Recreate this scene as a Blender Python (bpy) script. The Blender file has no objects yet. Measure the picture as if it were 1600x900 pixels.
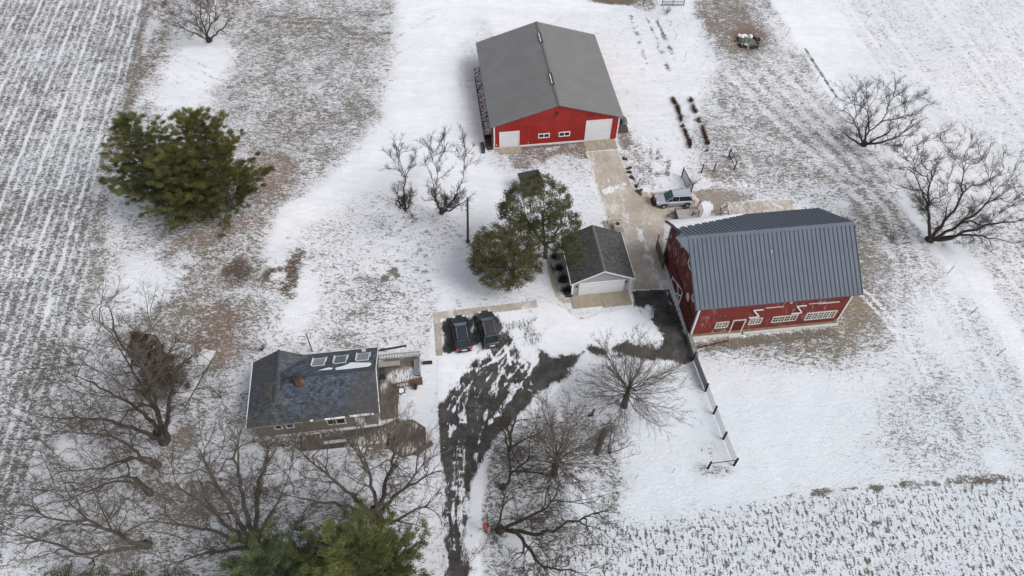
import bpy, bmesh, math, random
import numpy as np
from mathutils import Matrix, Vector
random.seed(7); RNG = np.random.default_rng(11)
SC = bpy.context.scene
COL = SC.collection
R = math.radians
# ---------------------------------------------------------------- camera
CH, CF, CPHI, CROLL = 65.0, 1128.46, R(52.056), R(-0.8357)
_s, _c = math.sin(CPHI), math.cos(CPHI); _cr, _sr = math.cos(CROLL), math.sin(CROLL)
cam_d = bpy.data.cameras.new('camera'); cam = bpy.data.objects.new('camera', cam_d); COL.objects.link(cam)
cam_d.sensor_width = 36.0; cam_d.lens = 36.0 * CF / 1600.0; cam_d.clip_start = 0.5; cam_d.clip_end = 9000
_Rt = Vector((1, 0, 0)); _Up = Vector((0, _s, _c)); _Bk = Vector((0, -_c, _s))
# camera axes turned by the small roll
_r2 = _Rt * _cr - _Up * _sr; _u2 = _Rt * _sr + _Up * _cr
m = Matrix((( _r2.x, _u2.x, _Bk.x, 0), (_r2.y, _u2.y, _Bk.y, 0), (_r2.z, _u2.z, _Bk.z, CH), (0, 0, 0, 1)))
cam.matrix_world = m
SC.camera = cam
# ---------------------------------------------------------------- light
SUN_EL, SUN_AZ = R(48), R(115)      # azimuth clockwise from +Y
W = bpy.data.worlds.new('World'); SC.world = W; W.use_nodes = True
nt = W.node_tree; nt.nodes.clear()
wo = nt.nodes.new('ShaderNodeOutputWorld'); bg = nt.nodes.new('ShaderNodeBackground')
sky = nt.nodes.new('ShaderNodeTexSky'); sky.sky_type = 'NISHITA'; sky.sun_disc = False
sky.sun_elevation = SUN_EL; sky.sun_rotation = SUN_AZ; sky.air_density = 1.0; sky.dust_density = 4.0; sky.ozone_density = 1.0
hs = nt.nodes.new('ShaderNodeHueSaturation'); hs.inputs['Saturation'].default_value = 0.28
nt.links.new(sky.outputs[0], hs.inputs['Color']); nt.links.new(hs.outputs[0], bg.inputs[0]); nt.links.new(bg.outputs[0], wo.inputs[0])
bg.inputs[1].default_value = 0.125
sd = bpy.data.lights.new('sun', 'SUN'); sd.energy = 0.95; sd.angle = R(28); sd.color = (1.0, 0.97, 0.93)
sun = bpy.data.objects.new('sun', sd); COL.objects.link(sun)
_dir = Vector((math.sin(SUN_AZ) * math.cos(SUN_EL), math.cos(SUN_AZ) * math.cos(SUN_EL), math.sin(SUN_EL)))
sun.rotation_euler = _dir.to_track_quat('Z', 'Y').to_euler(); sun.location = (0, 0, 80)
vs = SC.view_settings; vs.view_transform = 'Standard'; vs.look = 'None'; vs.gamma = 1.0; vs.exposure = 0.42; vs.use_curve_mapping = False
SC.render.engine = 'CYCLES'; SC.cycles.max_bounces = 5; SC.cycles.diffuse_bounces = 2; SC.cycles.glossy_bounces = 2

# ---------------------------------------------------------------- measuring helpers
def G(px, py, z=0.0):
    """world point on the level z seen in direction of photo pixel (used to survey positions)"""
    a = (px - 800) / CF; b = (450 - py) / CF
    x = a * _cr + b * _sr; y = -a * _sr + b * _cr
    dx, dy, dz = x, _c + y * _s, -_s + y * _c
    t = (z - CH) / dz
    return (dx * t, dy * t, float(z))
def Gv(px, py, z=0.0): return Vector(G(px, py, z))

# ---------------------------------------------------------------- noise in numpy
def vnoise(x, y, seed=0):
    xi = np.floor(x).astype(np.int64); yi = np.floor(y).astype(np.int64); fx = x - xi; fy = y - yi
    fx = fx * fx * (3 - 2 * fx); fy = fy * fy * (3 - 2 * fy)
    def h(a, b):
        n = (a * 374761393 + b * 668265263 + seed * 1442695041) & 0x7fffffff
        n = ((n ^ (n >> 13)) * 1274126177) & 0x7fffffff
        return ((n ^ (n >> 16)) & 0xffff) / 65535.0
    return (h(xi, yi) * (1 - fx) + h(xi + 1, yi) * fx) * (1 - fy) + (h(xi, yi + 1) * (1 - fx) + h(xi + 1, yi + 1) * fx) * fy
def fbm(x, y, sc, seed=0, oct=4):
    s = 0; a = 1; t = 0; f = 1.0 / sc
    for i in range(oct):
        s = s + a * vnoise(x * f + 17.3 * i, y * f - 9.1 * i, seed + i); t += a; a *= 0.5; f *= 2
    return s / t
def sstep(a, b, x):
    t = np.clip((x - a) / (b - a), 0, 1); return t * t * (3 - 2 * t)
def poly_sd(x, y, pts):
    """signed distance to a polygon, positive inside"""
    d = np.full(x.shape, 1e9); ins = np.zeros(x.shape, bool); n = len(pts)
    for i in range(n):
        x0, y0 = pts[i]; x1, y1 = pts[(i + 1) % n]
        ex, ey = x1 - x0, y1 - y0; l2 = ex * ex + ey * ey + 1e-9
        t = np.clip(((x - x0) * ex + (y - y0) * ey) / l2, 0, 1)
        d = np.minimum(d, np.hypot(x - x0 - t * ex, y - y0 - t * ey))
        c = ((y0 > y) != (y1 > y)) & (x < (x1 - x0) * (y - y0) / (y1 - y0 + 1e-12) + x0)
        ins ^= c
    return np.where(ins, d, -d)
def line_d(x, y, pts):
    d = np.full(x.shape, 1e9)
    for i in range(len(pts) - 1):
        x0, y0 = pts[i]; x1, y1 = pts[i + 1]
        ex, ey = x1 - x0, y1 - y0; l2 = ex * ex + ey * ey + 1e-9
        t = np.clip(((x - x0) * ex + (y - y0) * ey) / l2, 0, 1)
        d = np.minimum(d, np.hypot(x - x0 - t * ex, y - y0 - t * ey))
    return d
def gp(pts): return [G(*p)[:2] for p in pts]

# ---------------------------------------------------------------- material helpers
MATS = {}
def new_mat(name):
    m = bpy.data.materials.new(name); m.use_nodes = True; nt = m.node_tree; b = nt.nodes['Principled BSDF']; MATS[name] = m
    return m, nt, b
def N(nt, typ, **k):
    n = nt.nodes.new(typ)
    for a, v in k.items():
        if a in n.inputs: n.inputs[a].default_value = v
        else: setattr(n, a, v)
    return n
def ramp(nt, fac, stops):
    r = nt.nodes.new('ShaderNodeValToRGB'); e = r.color_ramp.elements
    while len(e) < len(stops): e.new(0.5)
    for i, (p, c) in enumerate(stops):
        e[i].position = p; e[i].color = (c[0], c[1], c[2], 1) if hasattr(c, '__len__') else (c, c, c, 1)
    nt.links.new(fac, r.inputs[0]); return r
def mixc(nt, fac, a, b, typ='MIX'):
    m = nt.nodes.new('ShaderNodeMix'); m.data_type = 'RGBA'; m.blend_type = typ
    for inp, v in ((0, fac), (6, a), (7, b)):
        if hasattr(v, 'is_output') or hasattr(v, 'links'): nt.links.new(v, m.inputs[inp])
        elif hasattr(v, '__len__'): m.inputs[inp].default_value = (v[0], v[1], v[2], 1)
        else: m.inputs[inp].default_value = v
    return m.outputs[2]
def mathn(nt, op, a, b=0.0, clamp=False):
    m = nt.nodes.new('ShaderNodeMath'); m.operation = op; m.use_clamp = clamp
    for i, v in enumerate((a, b)):
        if hasattr(v, 'links'): nt.links.new(v, m.inputs[i])
        else: m.inputs[i].default_value = v
    return m.outputs[0]
def noise(nt, scale, detail=4, rough=0.55, vec=None, dist=0.0, stretch=None):
    n = N(nt, 'ShaderNodeTexNoise', Scale=scale, Detail=detail, Roughness=rough, Distortion=dist)
    if vec is None:
        tc = nt.nodes.new('ShaderNodeTexCoord'); vec = tc.outputs['Object']
    if stretch:
        mp = nt.nodes.new('ShaderNodeMapping'); mp.inputs['Scale'].default_value = stretch[0]; mp.inputs['Rotation'].default_value = stretch[1]
        nt.links.new(vec, mp.inputs[0]); vec = mp.outputs[0]
    nt.links.new(vec, n.inputs['Vector']); return n.outputs[0]
def simple(name, c, rough=0.6, var=0.25, scale=3.0, metallic=0.0, bump=0.0, c2=None, bscale=None):
    m, nt, b = new_mat(name)
    n = noise(nt, scale, 5)
    c2 = c2 or tuple(x * (1 - var) for x in c)
    r = ramp(nt, n, [(0.35, c2), (0.65, c)]); nt.links.new(r.outputs[0], b.inputs['Base Color'])
    b.inputs['Roughness'].default_value = rough; b.inputs['Metallic'].default_value = metallic
    b.inputs['Specular IOR Level'].default_value = 0.3
    if bump:
        bn = N(nt, 'ShaderNodeBump', Strength=bump, Distance=0.02)
        nt.links.new(noise(nt, bscale or scale * 6, 4), bn.inputs['Height']); nt.links.new(bn.outputs[0], b.inputs['Normal'])
    return m
def snow_color(nt):
    n = noise(nt, 0.06, 4); n2 = noise(nt, 0.9, 6, 0.65, stretch=((0.6, 1.6, 1), (0, 0, R(20))))
    a = ramp(nt, n, [(0.35, (0.74, 0.775, 0.83)), (0.65, (0.81, 0.81, 0.85))]).outputs[0]
    ic = N(nt, 'ShaderNodeAttribute', attribute_name='vignette')
    a = mixc(nt, ic.outputs['Fac'], a, (0.60, 0.655, 0.715))  # painted vignette tint mixed into the snow colour
    n4 = noise(nt, 0.22, 5, 0.55, stretch=((0.5, 1.7, 1), (0, 0, R(-22))), dist=1.2)
    a = mixc(nt, ramp(nt, n4, [(0.42, 0.0), (0.62, 0.4)]).outputs[0], a, (0.655, 0.67, 0.70))
    return mixc(nt, mathn(nt, 'MULTIPLY', ramp(nt, n2, [(0.4, 0.0), (0.75, 1.0)]).outputs[0], 0.5), a, (0.60, 0.63, 0.68))
snow_m, nt_, b_ = new_mat('snow')
nt_.links.new(snow_color(nt_), b_.inputs['Base Color']); b_.inputs['Roughness'].default_value = 0.75; b_.inputs['Specular IOR Level'].default_value = 0.2

def snow_over(name, base_fn, scale=2.2, streak=None, soft=0.052, gain=0.36, bumpd=0.10, rows=False):
    """bare surface showing through a thin snow cover; attribute 'cov' is the bare fraction"""
    m, nt, b = new_mat(name)
    at = N(nt, 'ShaderNodeAttribute', attribute_name='cov')
    n1 = noise(nt, scale, 6, 0.66, stretch=streak, dist=0.8)
    n2 = noise(nt, scale * 2.7, 3, 0.65, stretch=streak)
    n3 = noise(nt, scale * 0.33, 3, 0.55)
    nn = mathn(nt, 'ADD', mathn(nt, 'ADD', mathn(nt, 'MULTIPLY', n1, 0.55), mathn(nt, 'MULTIPLY', n2, 0.45)), mathn(nt, 'MULTIPLY', mathn(nt, 'MULTIPLY', mathn(nt, 'SUBTRACT', n3, 0.5), 0.35), at.outputs['Fac']))
    thr = mathn(nt, 'SUBTRACT', 0.5 + gain / 2, mathn(nt, 'MULTIPLY', at.outputs['Fac'], gain))
    v = mathn(nt, 'SUBTRACT', nn, thr)
    if rows:
        tc = nt.nodes.new('ShaderNodeTexCoord'); mp = nt.nodes.new('ShaderNodeMapping')
        mp.inputs['Rotation'].default_value = (0, 0, R(-9.2)); nt.links.new(tc.outputs['Object'], mp.inputs[0])
        ws = []
        for sc_, di, ds in ((0.30, 2.4, 0.6), (0.098, 1.1, 0.5)):
            w = N(nt, 'ShaderNodeTexWave', wave_type='BANDS', bands_direction='X', Scale=sc_, Distortion=di); w.inputs['Detail'].default_value = 2; w.inputs['Detail Scale'].default_value = ds
            nt.links.new(mp.outputs[0], w.inputs[0]); ws.append(w.outputs['Fac'])
        big = mathn(nt, 'POWER', ws[1], 22.0)
        lo = mathn(nt, 'SUBTRACT', mathn(nt, 'MULTIPLY', mathn(nt, 'POWER', ws[0], 3.0), -0.055), mathn(nt, 'SUBTRACT', mathn(nt, 'MULTIPLY', mathn(nt, 'MULTIPLY', big, ramp(nt, noise(nt, 0.25, 3), [(0.42, 0.0), (0.58, 1.0)]).outputs[0]), 0.13), 0.02))
        ra = N(nt, 'ShaderNodeAttribute', attribute_name='rows')
        v = mathn(nt, 'ADD', v, mathn(nt, 'MULTIPLY', lo, ra.outputs['Fac']))
        # stubble in short upright dashes
        st = noise(nt, 1.15, 4, 0.6, stretch=((3.4, 1.15, 1), (0, 0, R(-4))))
        rb = N(nt, 'ShaderNodeAttribute', attribute_name='stub')
        v = mathn(nt, 'ADD', v, mathn(nt, 'MULTIPLY', mathn(nt, 'SUBTRACT', st, 0.5), mathn(nt, 'MULTIPLY', rb.outputs['Fac'], 0.9)))
    mr = N(nt, 'ShaderNodeMapRange', interpolation_type='SMOOTHSTEP'); mr.inputs['From Min'].default_value = -soft; mr.inputs['From Max'].default_value = soft
    nt.links.new(v, mr.inputs['Value']); fac = mr.outputs[0]
    bc = base_fn(nt); thin = mathn(nt, 'MULTIPLY', at.outputs['Fac'], 0.34, True)
    nt.links.new(mixc(nt, fac, mixc(nt, thin, snow_color(nt), bc), bc), b.inputs['Base Color'])
    b.inputs['Roughness'].default_value = 0.8; b.inputs['Specular IOR Level'].default_value = 0.2
    bn = N(nt, 'ShaderNodeBump', Strength=0.9, Distance=bumpd); nt.links.new(mathn(nt, 'ADD', mathn(nt, 'MULTIPLY', fac, -0.8), mathn(nt, 'MULTIPLY', n1, 1.5)), bn.inputs['Height']); nt.links.new(bn.outputs[0], b.inputs['Normal'])
    return m
def ground_base(nt):
    a = N(nt, 'ShaderNodeAttribute', attribute_name='gcol')
    n = noise(nt, 4.5, 5, 0.7)
    return mixc(nt, 1.0, a.outputs['Color'], ramp(nt, n, [(0.3, (0.62, 0.62, 0.6)), (0.7, (1.45, 1.42, 1.38))]).outputs[0], 'MULTIPLY')
def asphalt_base(nt):
    n = noise(nt, 0.7, 6, 0.7); n2 = noise(nt, 14, 3)
    a = ramp(nt, n, [(0.28, (0.020, 0.021, 0.024)), (0.48, (0.052, 0.050, 0.049)), (0.72, (0.105, 0.099, 0.094))]).outputs[0]
    return mixc(nt, 1.0, a, ramp(nt, n2, [(0.3, 0.8), (0.7, 1.25)]).outputs[0], 'MULTIPLY')
def concrete_base(nt):
    n = noise(nt, 0.35, 6, 0.65); n2 = noise(nt, 6, 4)
    a = ramp(nt, n, [(0.3, (0.30, 0.255, 0.205)), (0.55, (0.42, 0.375, 0.325)), (0.72, (0.54, 0.51, 0.48))]).outputs[0]
    return mixc(nt, 1.0, a, ramp(nt, n2, [(0.3, 0.9), (0.7, 1.1)]).outputs[0], 'MULTIPLY')
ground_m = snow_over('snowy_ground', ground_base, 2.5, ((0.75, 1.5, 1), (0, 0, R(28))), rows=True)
asphalt_m = snow_over('asphalt_under_snow', asphalt_base, 2.4, ((1.5, 0.45, 1), (0, 0, R(6))), soft=0.08, bumpd=0.03)
concrete_m = snow_over('concrete_under_snow', concrete_base, 1.2, ((1.3, 0.6, 1), (0, 0, R(-15))), soft=0.12, bumpd=0.015)

# ---------------------------------------------------------------- object helpers
def tag(o, label=None, cat=None, group=None, kind=None):
    if label: o['label'] = label
    if cat: o['category'] = cat
    if group: o['group'] = group
    if kind: o['kind'] = kind
    return o
def thing(name, loc, rz, label, cat, group=None):
    o = bpy.data.objects.new(name, None); o.empty_display_size = 0.5; COL.objects.link(o)
    o.location = loc; o.rotation_euler = (0, 0, rz); return tag(o, label, cat, group)
def mesh_np(name, V, F, mat, parent=None, smooth=False, loc=None, rz=None):
    V = np.asarray(V, np.float32); F = np.asarray(F, np.int32)
    me = bpy.data.meshes.new(name); k = F.shape[1]
    me.vertices.add(len(V)); me.vertices.foreach_set('co', V.ravel())
    me.loops.add(F.size); me.loops.foreach_set('vertex_index', F.ravel())
    me.polygons.add(len(F)); me.polygons.foreach_set('loop_start', np.arange(0, F.size, k, dtype=np.int32)); me.polygons.foreach_set('loop_total', np.full(len(F), k, np.int32))
    if smooth: me.polygons.foreach_set('use_smooth', np.ones(len(F), bool))
    me.update(calc_edges=True); me.materials.append(mat)
    o = bpy.data.objects.new(name, me); COL.objects.link(o)
    if parent: o.parent = parent
    if loc is not None: o.location = loc
    if rz is not None: o.rotation_euler = (0, 0, rz)
    return o
class MB:
    def __init__(s): s.v = []; s.f = []
    def add(s, v, f):
        k = len(s.v); s.v += [tuple(p) for p in v]; s.f += [tuple(i + k for i in q) for q in f]; return s
    def box(s, x0, x1, y0, y1, z0, z1):
        return s.add([(x0, y0, z0), (x1, y0, z0), (x1, y1, z0), (x0, y1, z0), (x0, y0, z1), (x1, y0, z1), (x1, y1, z1), (x0, y1, z1)],
                     [(0, 3, 2, 1), (4, 5, 6, 7), (0, 1, 5, 4), (1, 2, 6, 5), (2, 3, 7, 6), (3, 0, 4, 7)])
    def hexa(s, a, b):  # two quads, bottom then top
        return s.add(list(a) + list(b), [(0, 3, 2, 1), (4, 5, 6, 7), (0, 1, 5, 4), (1, 2, 6, 5), (2, 3, 7, 6), (3, 0, 4, 7)])
    def bar(s, p, q, w=0.05, h=None):
        p = Vector(p); q = Vector(q); h = h or w; d = (q - p).normalized(); u = d.cross(Vector((0, 0, 1)))
        if u.length < 1e-3: u = Vector((1, 0, 0))
        u.normalize(); n = u.cross(d).normalized(); u = u * (w / 2); n = n * (h / 2)
        return s.hexa([p - u - n, p + u - n, p + u + n, p - u + n], [q - u - n, q + u - n, q + u + n, q - u + n])
    def tube(s, p, q, r0, r1=None, n=8):
        p = Vector(p); q = Vector(q); r1 = r0 if r1 is None else r1; d = (q - p).normalized()
        u = d.orthogonal().normalized(); w = d.cross(u); k = []
        for c, r in ((p, r0), (q, r1)):
            for i in range(n):
                a = 2 * math.pi * i / n; k.append(c + (u * math.cos(a) + w * math.sin(a)) * r)
        return s.add(k, [(i, (i + 1) % n, n + (i + 1) % n, n + i) for i in range(n)] + [tuple(range(n - 1, -1, -1)), tuple(range(n, 2 * n))])
    def prism(s, prof, y0, y1, axis='y'):
        n = len(prof)
        if axis == 'y': a = [(x, y0, z) for x, z in prof]; b = [(x, y1, z) for x, z in prof]
        elif axis == 'x': a = [(y0, x, z) for x, z in prof]; b = [(y1, x, z) for x, z in prof]
        else: a = [(x, z, y0) for x, z in prof]; b = [(x, z, y1) for x, z in prof]
        return s.add(a + b, [(i, (i + 1) % n, n + (i + 1) % n, n + i) for i in range(n)] + [tuple(range(n - 1, -1, -1)), tuple(range(n, 2 * n))])
    def torus(s, c, R_, r, n=20, m=6):
        v = []; f = []
        for i in range(n):
            a = 2 * math.pi * i / n
            for j in range(m):
                b = 2 * math.pi * j / m; v.append((c[0] + (R_ + r * math.cos(b)) * math.cos(a), c[1] + (R_ + r * math.cos(b)) * math.sin(a), c[2] + r * math.sin(b)))
        for i in range(n):
            for j in range(m): f.append((i * m + j, ((i + 1) % n) * m + j, ((i + 1) % n) * m + (j + 1) % m, i * m + (j + 1) % m))
        return s.add(v, f)
    def build(s, name, mat, parent=None, smooth=False, bevel=0, loc=None, rz=None, sub=0):
        me = bpy.data.meshes.new(name); me.from_pydata(s.v, [], s.f); me.materials.append(mat)
        bm = bmesh.new(); bm.from_mesh(me); bmesh.ops.recalc_face_normals(bm, faces=bm.faces); bm.to_mesh(me); bm.free()
        if smooth: me.polygons.foreach_set('use_smooth', np.ones(len(me.polygons), bool))
        me.update(); o = bpy.data.objects.new(name, me); COL.objects.link(o)
        if parent: o.parent = parent
        if loc is not None: o.location = loc
        if rz is not None: o.rotation_euler = (0, 0, rz)
        if bevel:
            b = o.modifiers.new('bevel', 'BEVEL'); b.width = bevel; b.segments = 2; b.limit_method = 'ANGLE'
        if sub:
            b = o.modifiers.new('sub', 'SUBSURF'); b.levels = sub; b.render_levels = sub
        return o
def attr(o, name, arr, typ='FLOAT'):
    a = o.data.attributes.new(name, typ, 'POINT'); a.data.foreach_set('value' if typ == 'FLOAT' else 'color', np.asarray(arr, np.float32).ravel())
def copy_tree(o, parent=None):
    c = o.copy(); COL.objects.link(c); c.parent = parent
    for ch in [x for x in bpy.data.objects if x.parent == o]: copy_tree(ch, c)
    return c
# ================================================================ THE GROUND
GRASS = (0.185, 0.172, 0.155); DIRT = (0.14, 0.112, 0.09); PINK = (0.21, 0.155, 0.13); STUB = (0.15, 0.14, 0.125); MUD = (0.085, 0.066, 0.054)
fx = np.arange(-102, 102.01, 0.26); fy = np.arange(12, 130.01, 0.26)
gx = np.concatenate([[-4000, -1500, -600, -300, -180, -130], fx, [130, 180, 300, 600, 1500, 4000]])
gy = np.concatenate([[-1500, -500, -150, -40, 0], fy, [140, 160, 200, 300, 600, 1500, 5000]])
GX, GY = np.meshgrid(gx, gy)
nx_, ny_ = len(gx), len(gy)
cov = np.full(GX.shape, 0.24); gcol = np.zeros(GX.shape + (3,)); gcol[:] = GRASS
rows = np.zeros(GX.shape); stub = np.zeros(GX.shape); vignette = np.zeros(GX.shape)
wob = (fbm(GX, GY, 6.0, 3) - 0.5); wob2 = (fbm(GX + 50, GY, 1.6, 5) - 0.5)
def paint(poly, val, soft=2.0, col=None, wobble=3.0, mode='lerp', arr=None, alpha=1.0):
    sdv = poly_sd(GX, GY, gp(poly)) + wob * wobble * 2 + wob2 * wobble * 0.6
    w = sstep(-soft / 2, soft / 2, sdv) * alpha
    A = cov if arr is None else arr
    A[:] = A * (1 - w) + val * w
    if col is not None: gcol[:] = gcol * (1 - w[..., None]) + np.array(col) * w[..., None]
    return w
def blob(px, py, rx, ry, val, col=None, power=1.0, alpha=1.0, wobble=0.6):
    c = G(px, py); ex = G(px + rx, py); ey = G(px, py - ry)
    a = math.hypot(ex[0] - c[0], ex[1] - c[1]); b = math.hypot(ey[0] - c[0], ey[1] - c[1])
    d = np.hypot((GX - c[0]) / a, (GY - c[1]) / b) + wob * wobble + wob2 * wobble * 0.6
    w = (1 - sstep(0.45, 1.15, d)) ** power * alpha
    cov[:] = cov * (1 - w) + val * w
    if col is not None: gcol[:] = gcol * (1 - w[..., None]) + np.array(col) * w[..., None]
def stroke(pts, width, val, alpha=1.0, col=None, wobble=0.0, grain=0.0, soft=0.6):
    d = line_d(GX, GY, gp(pts)) + wob2 * wobble
    w = (1 - sstep(width * (1 - soft) / 2, width * (1 + soft) / 2, d)) * alpha
    if grain: w = w * sstep(0.5 - grain / 2, 0.5 + grain / 2, fbm(GX, GY, 1.2, 91))
    cov[:] = cov * (1 - w) + val * w
    if col is not None: gcol[:] = gcol * (1 - w[..., None]) + np.array(col) * w[..., None]
far = [(-400, -400), (2000, -400)]
# upper-left rough yard
paint([(245, -60), (640, -60), (620, 60), (600, 200), (560, 270), (480, 330), (400, 470), (380, 540), (300, 640), (130, 640), (160, 420), (200, 200)], 0.43, 9, GRASS, 5)
paint([(380, 10), (600, 10), (560, 250), (420, 240), (350, 120)], 0.49, 12, (0.16, 0.15, 0.13))
blob(300, 120, 60, 70, 0.14); blob(280, 430, 110, 45, 0.20); blob(230, 100, 22, 90, 0.54, DIRT); blob(330, 5, 120, 22, 0.5, (0.14, 0.115, 0.105))
blob(480, 60, 90, 25, 0.56); blob(530, 180, 60, 50, 0.52); blob(470, 190, 60, 30, 0.52, (0.17, 0.14, 0.12))
paint([(395, 235), (470, 250), (490, 275), (430, 310), (400, 380), (300, 410), (255, 430), (230, 390), (330, 350), (390, 320)], 0.58, 7, PINK, 4)
blob(425, 270, 38, 32, 0.68, PINK); blob(360, 395, 60, 25, 0.6, (0.17, 0.14, 0.11))
# smooth drifted lane sweeping down beside the machine shed
paint([(640, -60), (1010, -60), (960, 10), (900, 30), (760, 60), (735, 110), (745, 230), (760, 260), (790, 290), (775, 340), (700, 360), (640, 260), (560, 300), (500, 340), (430, 400), (400, 400), (450, 330), (560, 240), (600, 200), (620, 120)], 0.02, 4, None, 2.0)
blob(745, 60, 28, 60, 0.28); blob(725, 120, 16, 30, 0.24); blob(690, 45, 60, 20, 0.02); blob(900, 30, 120, 18, 0.2); blob(560, 130, 40, 20, 0.5)
for o_ in range(7): stroke([(250 + o_ * 3, 70 + o_ * 12), (300, 95 + o_ * 13), (360, 118 + o_ * 13)], 0.35, 0.55, 0.6, None, 0.5, 0.6)
for o_ in range(5): stroke([(385, 22 + o_ * 9), (470, 30 + o_ * 7), (610, 22 + o_ * 10)], 0.5, 0.72, 0.7, None, 1.2, 0.5)
for x_, y_, l_ in ((600, 70, 40), (612, 90, 50), (606, 110, 30), (640, 35, 60), (625, 55, 55)): stroke([(x_, y_), (x_ + l_, y_ - l_ * .55)], 0.4, 0.5, 0.7, None, 0.4, 0.6)
for x_, y_ in ((660, 70), (650, 100), (655, 125), (650, 150), (640, 180), (690, 110)): stroke([(x_, y_ + 6), (x_ + 20, y_), (x_ + 45, y_ + 6)], 0.3, 0.16, 0.8, None, 0.5)
# lawn between lane and house
paint([(480, 360), (600, 300), (720, 340), (760, 430), (700, 480), (680, 560), (400, 560), (400, 480)], 0.32, 5)
blob(570, 460, 60, 50, 0.42); blob(540, 530, 50, 20, 0.44); blob(720, 430, 70, 35, 0.10); blob(470, 480, 30, 50, 0.08); blob(610, 400, 60, 40, 0.26); blob(690, 520, 20, 90, 0.05)
paint([(270, 400), (400, 370), (450, 430), (430, 500), (380, 560), (300, 600), (250, 560), (250, 460)], 0.52, 5, (0.175, 0.15, 0.125))
blob(330, 520, 50, 50, 0.66, (0.17, 0.125, 0.1)); blob(370, 425, 25, 20, 0.72, MUD); blob(345, 560, 30, 30, 0.6, PINK)
# bare wet patch
def hard(pts, val=1.0, col=None, wobble=0.6, soft=0.5): return paint(pts, val, soft, col, wobble)
hard([(402, 440), (412, 424), (440, 415), (452, 396), (470, 385), (482, 392), (478, 415), (462, 440), (450, 462), (436, 455), (432, 440), (412, 444)], 0.74, (0.10, 0.07, 0.055), 1.2, 1.0)
hard([(421, 432), (435, 424), (446, 428), (444, 440), (424, 441)], 0.3, None, 0.6, 1.2)
for a, b_, c_ in ((614, 424, 9), (602, 434, 7), (620, 430, 6)): blob(a, b_, c_, c_ * 0.8, 0.9, (0.16, 0.15, 0.14), alpha=0.8)
# lane pepper right of the shed, working yard
paint([(960, 60), (1080, 40), (1120, 120), (1110, 240), (1060, 290), (990, 290), (975, 200)], 0.20, 3)
for k, (a, b_, c_, d_) in enumerate(((985, 25, 1010, 100), (1010, 25, 1045, 110), (1025, 30, 1055, 95), (1000, 100, 1005, 110), (1017, 225, 1015, 272), (1028, 215, 1026, 275), (1037, 220, 1033, 270), (1045, 240, 1042, 272))):
    stroke([(a, b_), ((a + c_) / 2 + 1, (b_ + d_) / 2), (c_, d_)], 0.55, 0.75, 0.8, None, 0.6, 0.5)
paint([(975, 205), (1010, 215), (1030, 290), (1000, 300), (970, 240)], 0.42, 3, (0.2, 0.17, 0.14)); blob(975, 215, 14, 22, 0.65, (0.19, 0.15, 0.12))
# strip in front of the machine shed
paint([(772, 232), (915, 219), (920, 240), (930, 300), (880, 330), (855, 270), (810, 262), (778, 250)], 0.34, 3, (0.2, 0.165, 0.145))
paint([(812, 238), (915, 222), (918, 240), (850, 252), (818, 250)], 0.62, 1.5, (0.19, 0.15, 0.135)); stroke([(812, 232), (914, 221)], 0.7, 0.75, 1, (0.13, 0.12, 0.115))
blob(890, 300, 32, 35, 0.26)
# right-hand pasture
paint([(1090, -60), (1195, -60), (1240, 60), (1300, 160), (1340, 230), (1440, 380), (1480, 440), (1420, 600), (1330, 560), (1350, 430), (1335, 340), (1180, 300), (1080, 260), (1120, 130)], 0.43, 6, (0.19, 0.178, 0.16))
blob(1180, 210, 110, 90, 0.47); blob(1390, 330, 70, 60, 0.49, (0.19, 0.175, 0.145)); blob(1320, 270, 60, 30, 0.5)
blob(1145, 40, 52, 52, 0.66, (0.18, 0.152, 0.135), 0.8); blob(1168, 62, 30, 24, 0.95, (0.16, 0.115, 0.095)); blob(1120, 20, 40, 30, 0.62, (0.18, 0.155, 0.135)); blob(960, -2, 50, 9, 0.95, DIRT); blob(1010, 6, 20, 12, 0.5)
blob(1135, 275, 40, 18, 0.5, (0.2, 0.17, 0.14)); paint([(1085, 300), (1110, 293), (1180, 303), (1175, 312), (1130, 318), (1120, 330), (1095, 318)], 0.72, 1.6, (0.27, 0.235, 0.205), 1.6)
blob(1105, 322, 14, 12, 0.0)
# bare grass round the red barn
paint([(1325, 345), (1400, 390), (1450, 440), (1420, 520), (1350, 570), (1240, 575), (1110, 560), (1085, 530), (1300, 505), (1330, 470)], 0.58, 7, (0.16, 0.145, 0.112))
blob(1340, 470, 40, 42, 0.72, (0.23, 0.185, 0.14)); blob(1350, 520, 60, 40, 0.62, (0.2, 0.17, 0.125)); blob(1150, 535, 25, 9, 0.7, (0.25, 0.21, 0.17)); stroke([(1090, 543), (1300, 520)], 1.2, 0.75, 0.8, (0.14, 0.125, 0.1))
blob(1390, 430, 40, 60, 0.62, (0.2, 0.175, 0.14))
for o_ in range(9): stroke([(1120 + o_ * 14, 110), (1230 + o_ * 14, 220), (1340 + o_ * 13, 320), (1395 + o_ * 12, 430), (1385 + o_ * 14, 540), (1340 + o_ * 22, 640)], 1.1, 0.14 if o_ % 2 else 0.6, 0.35, None, 1.4)
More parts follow.
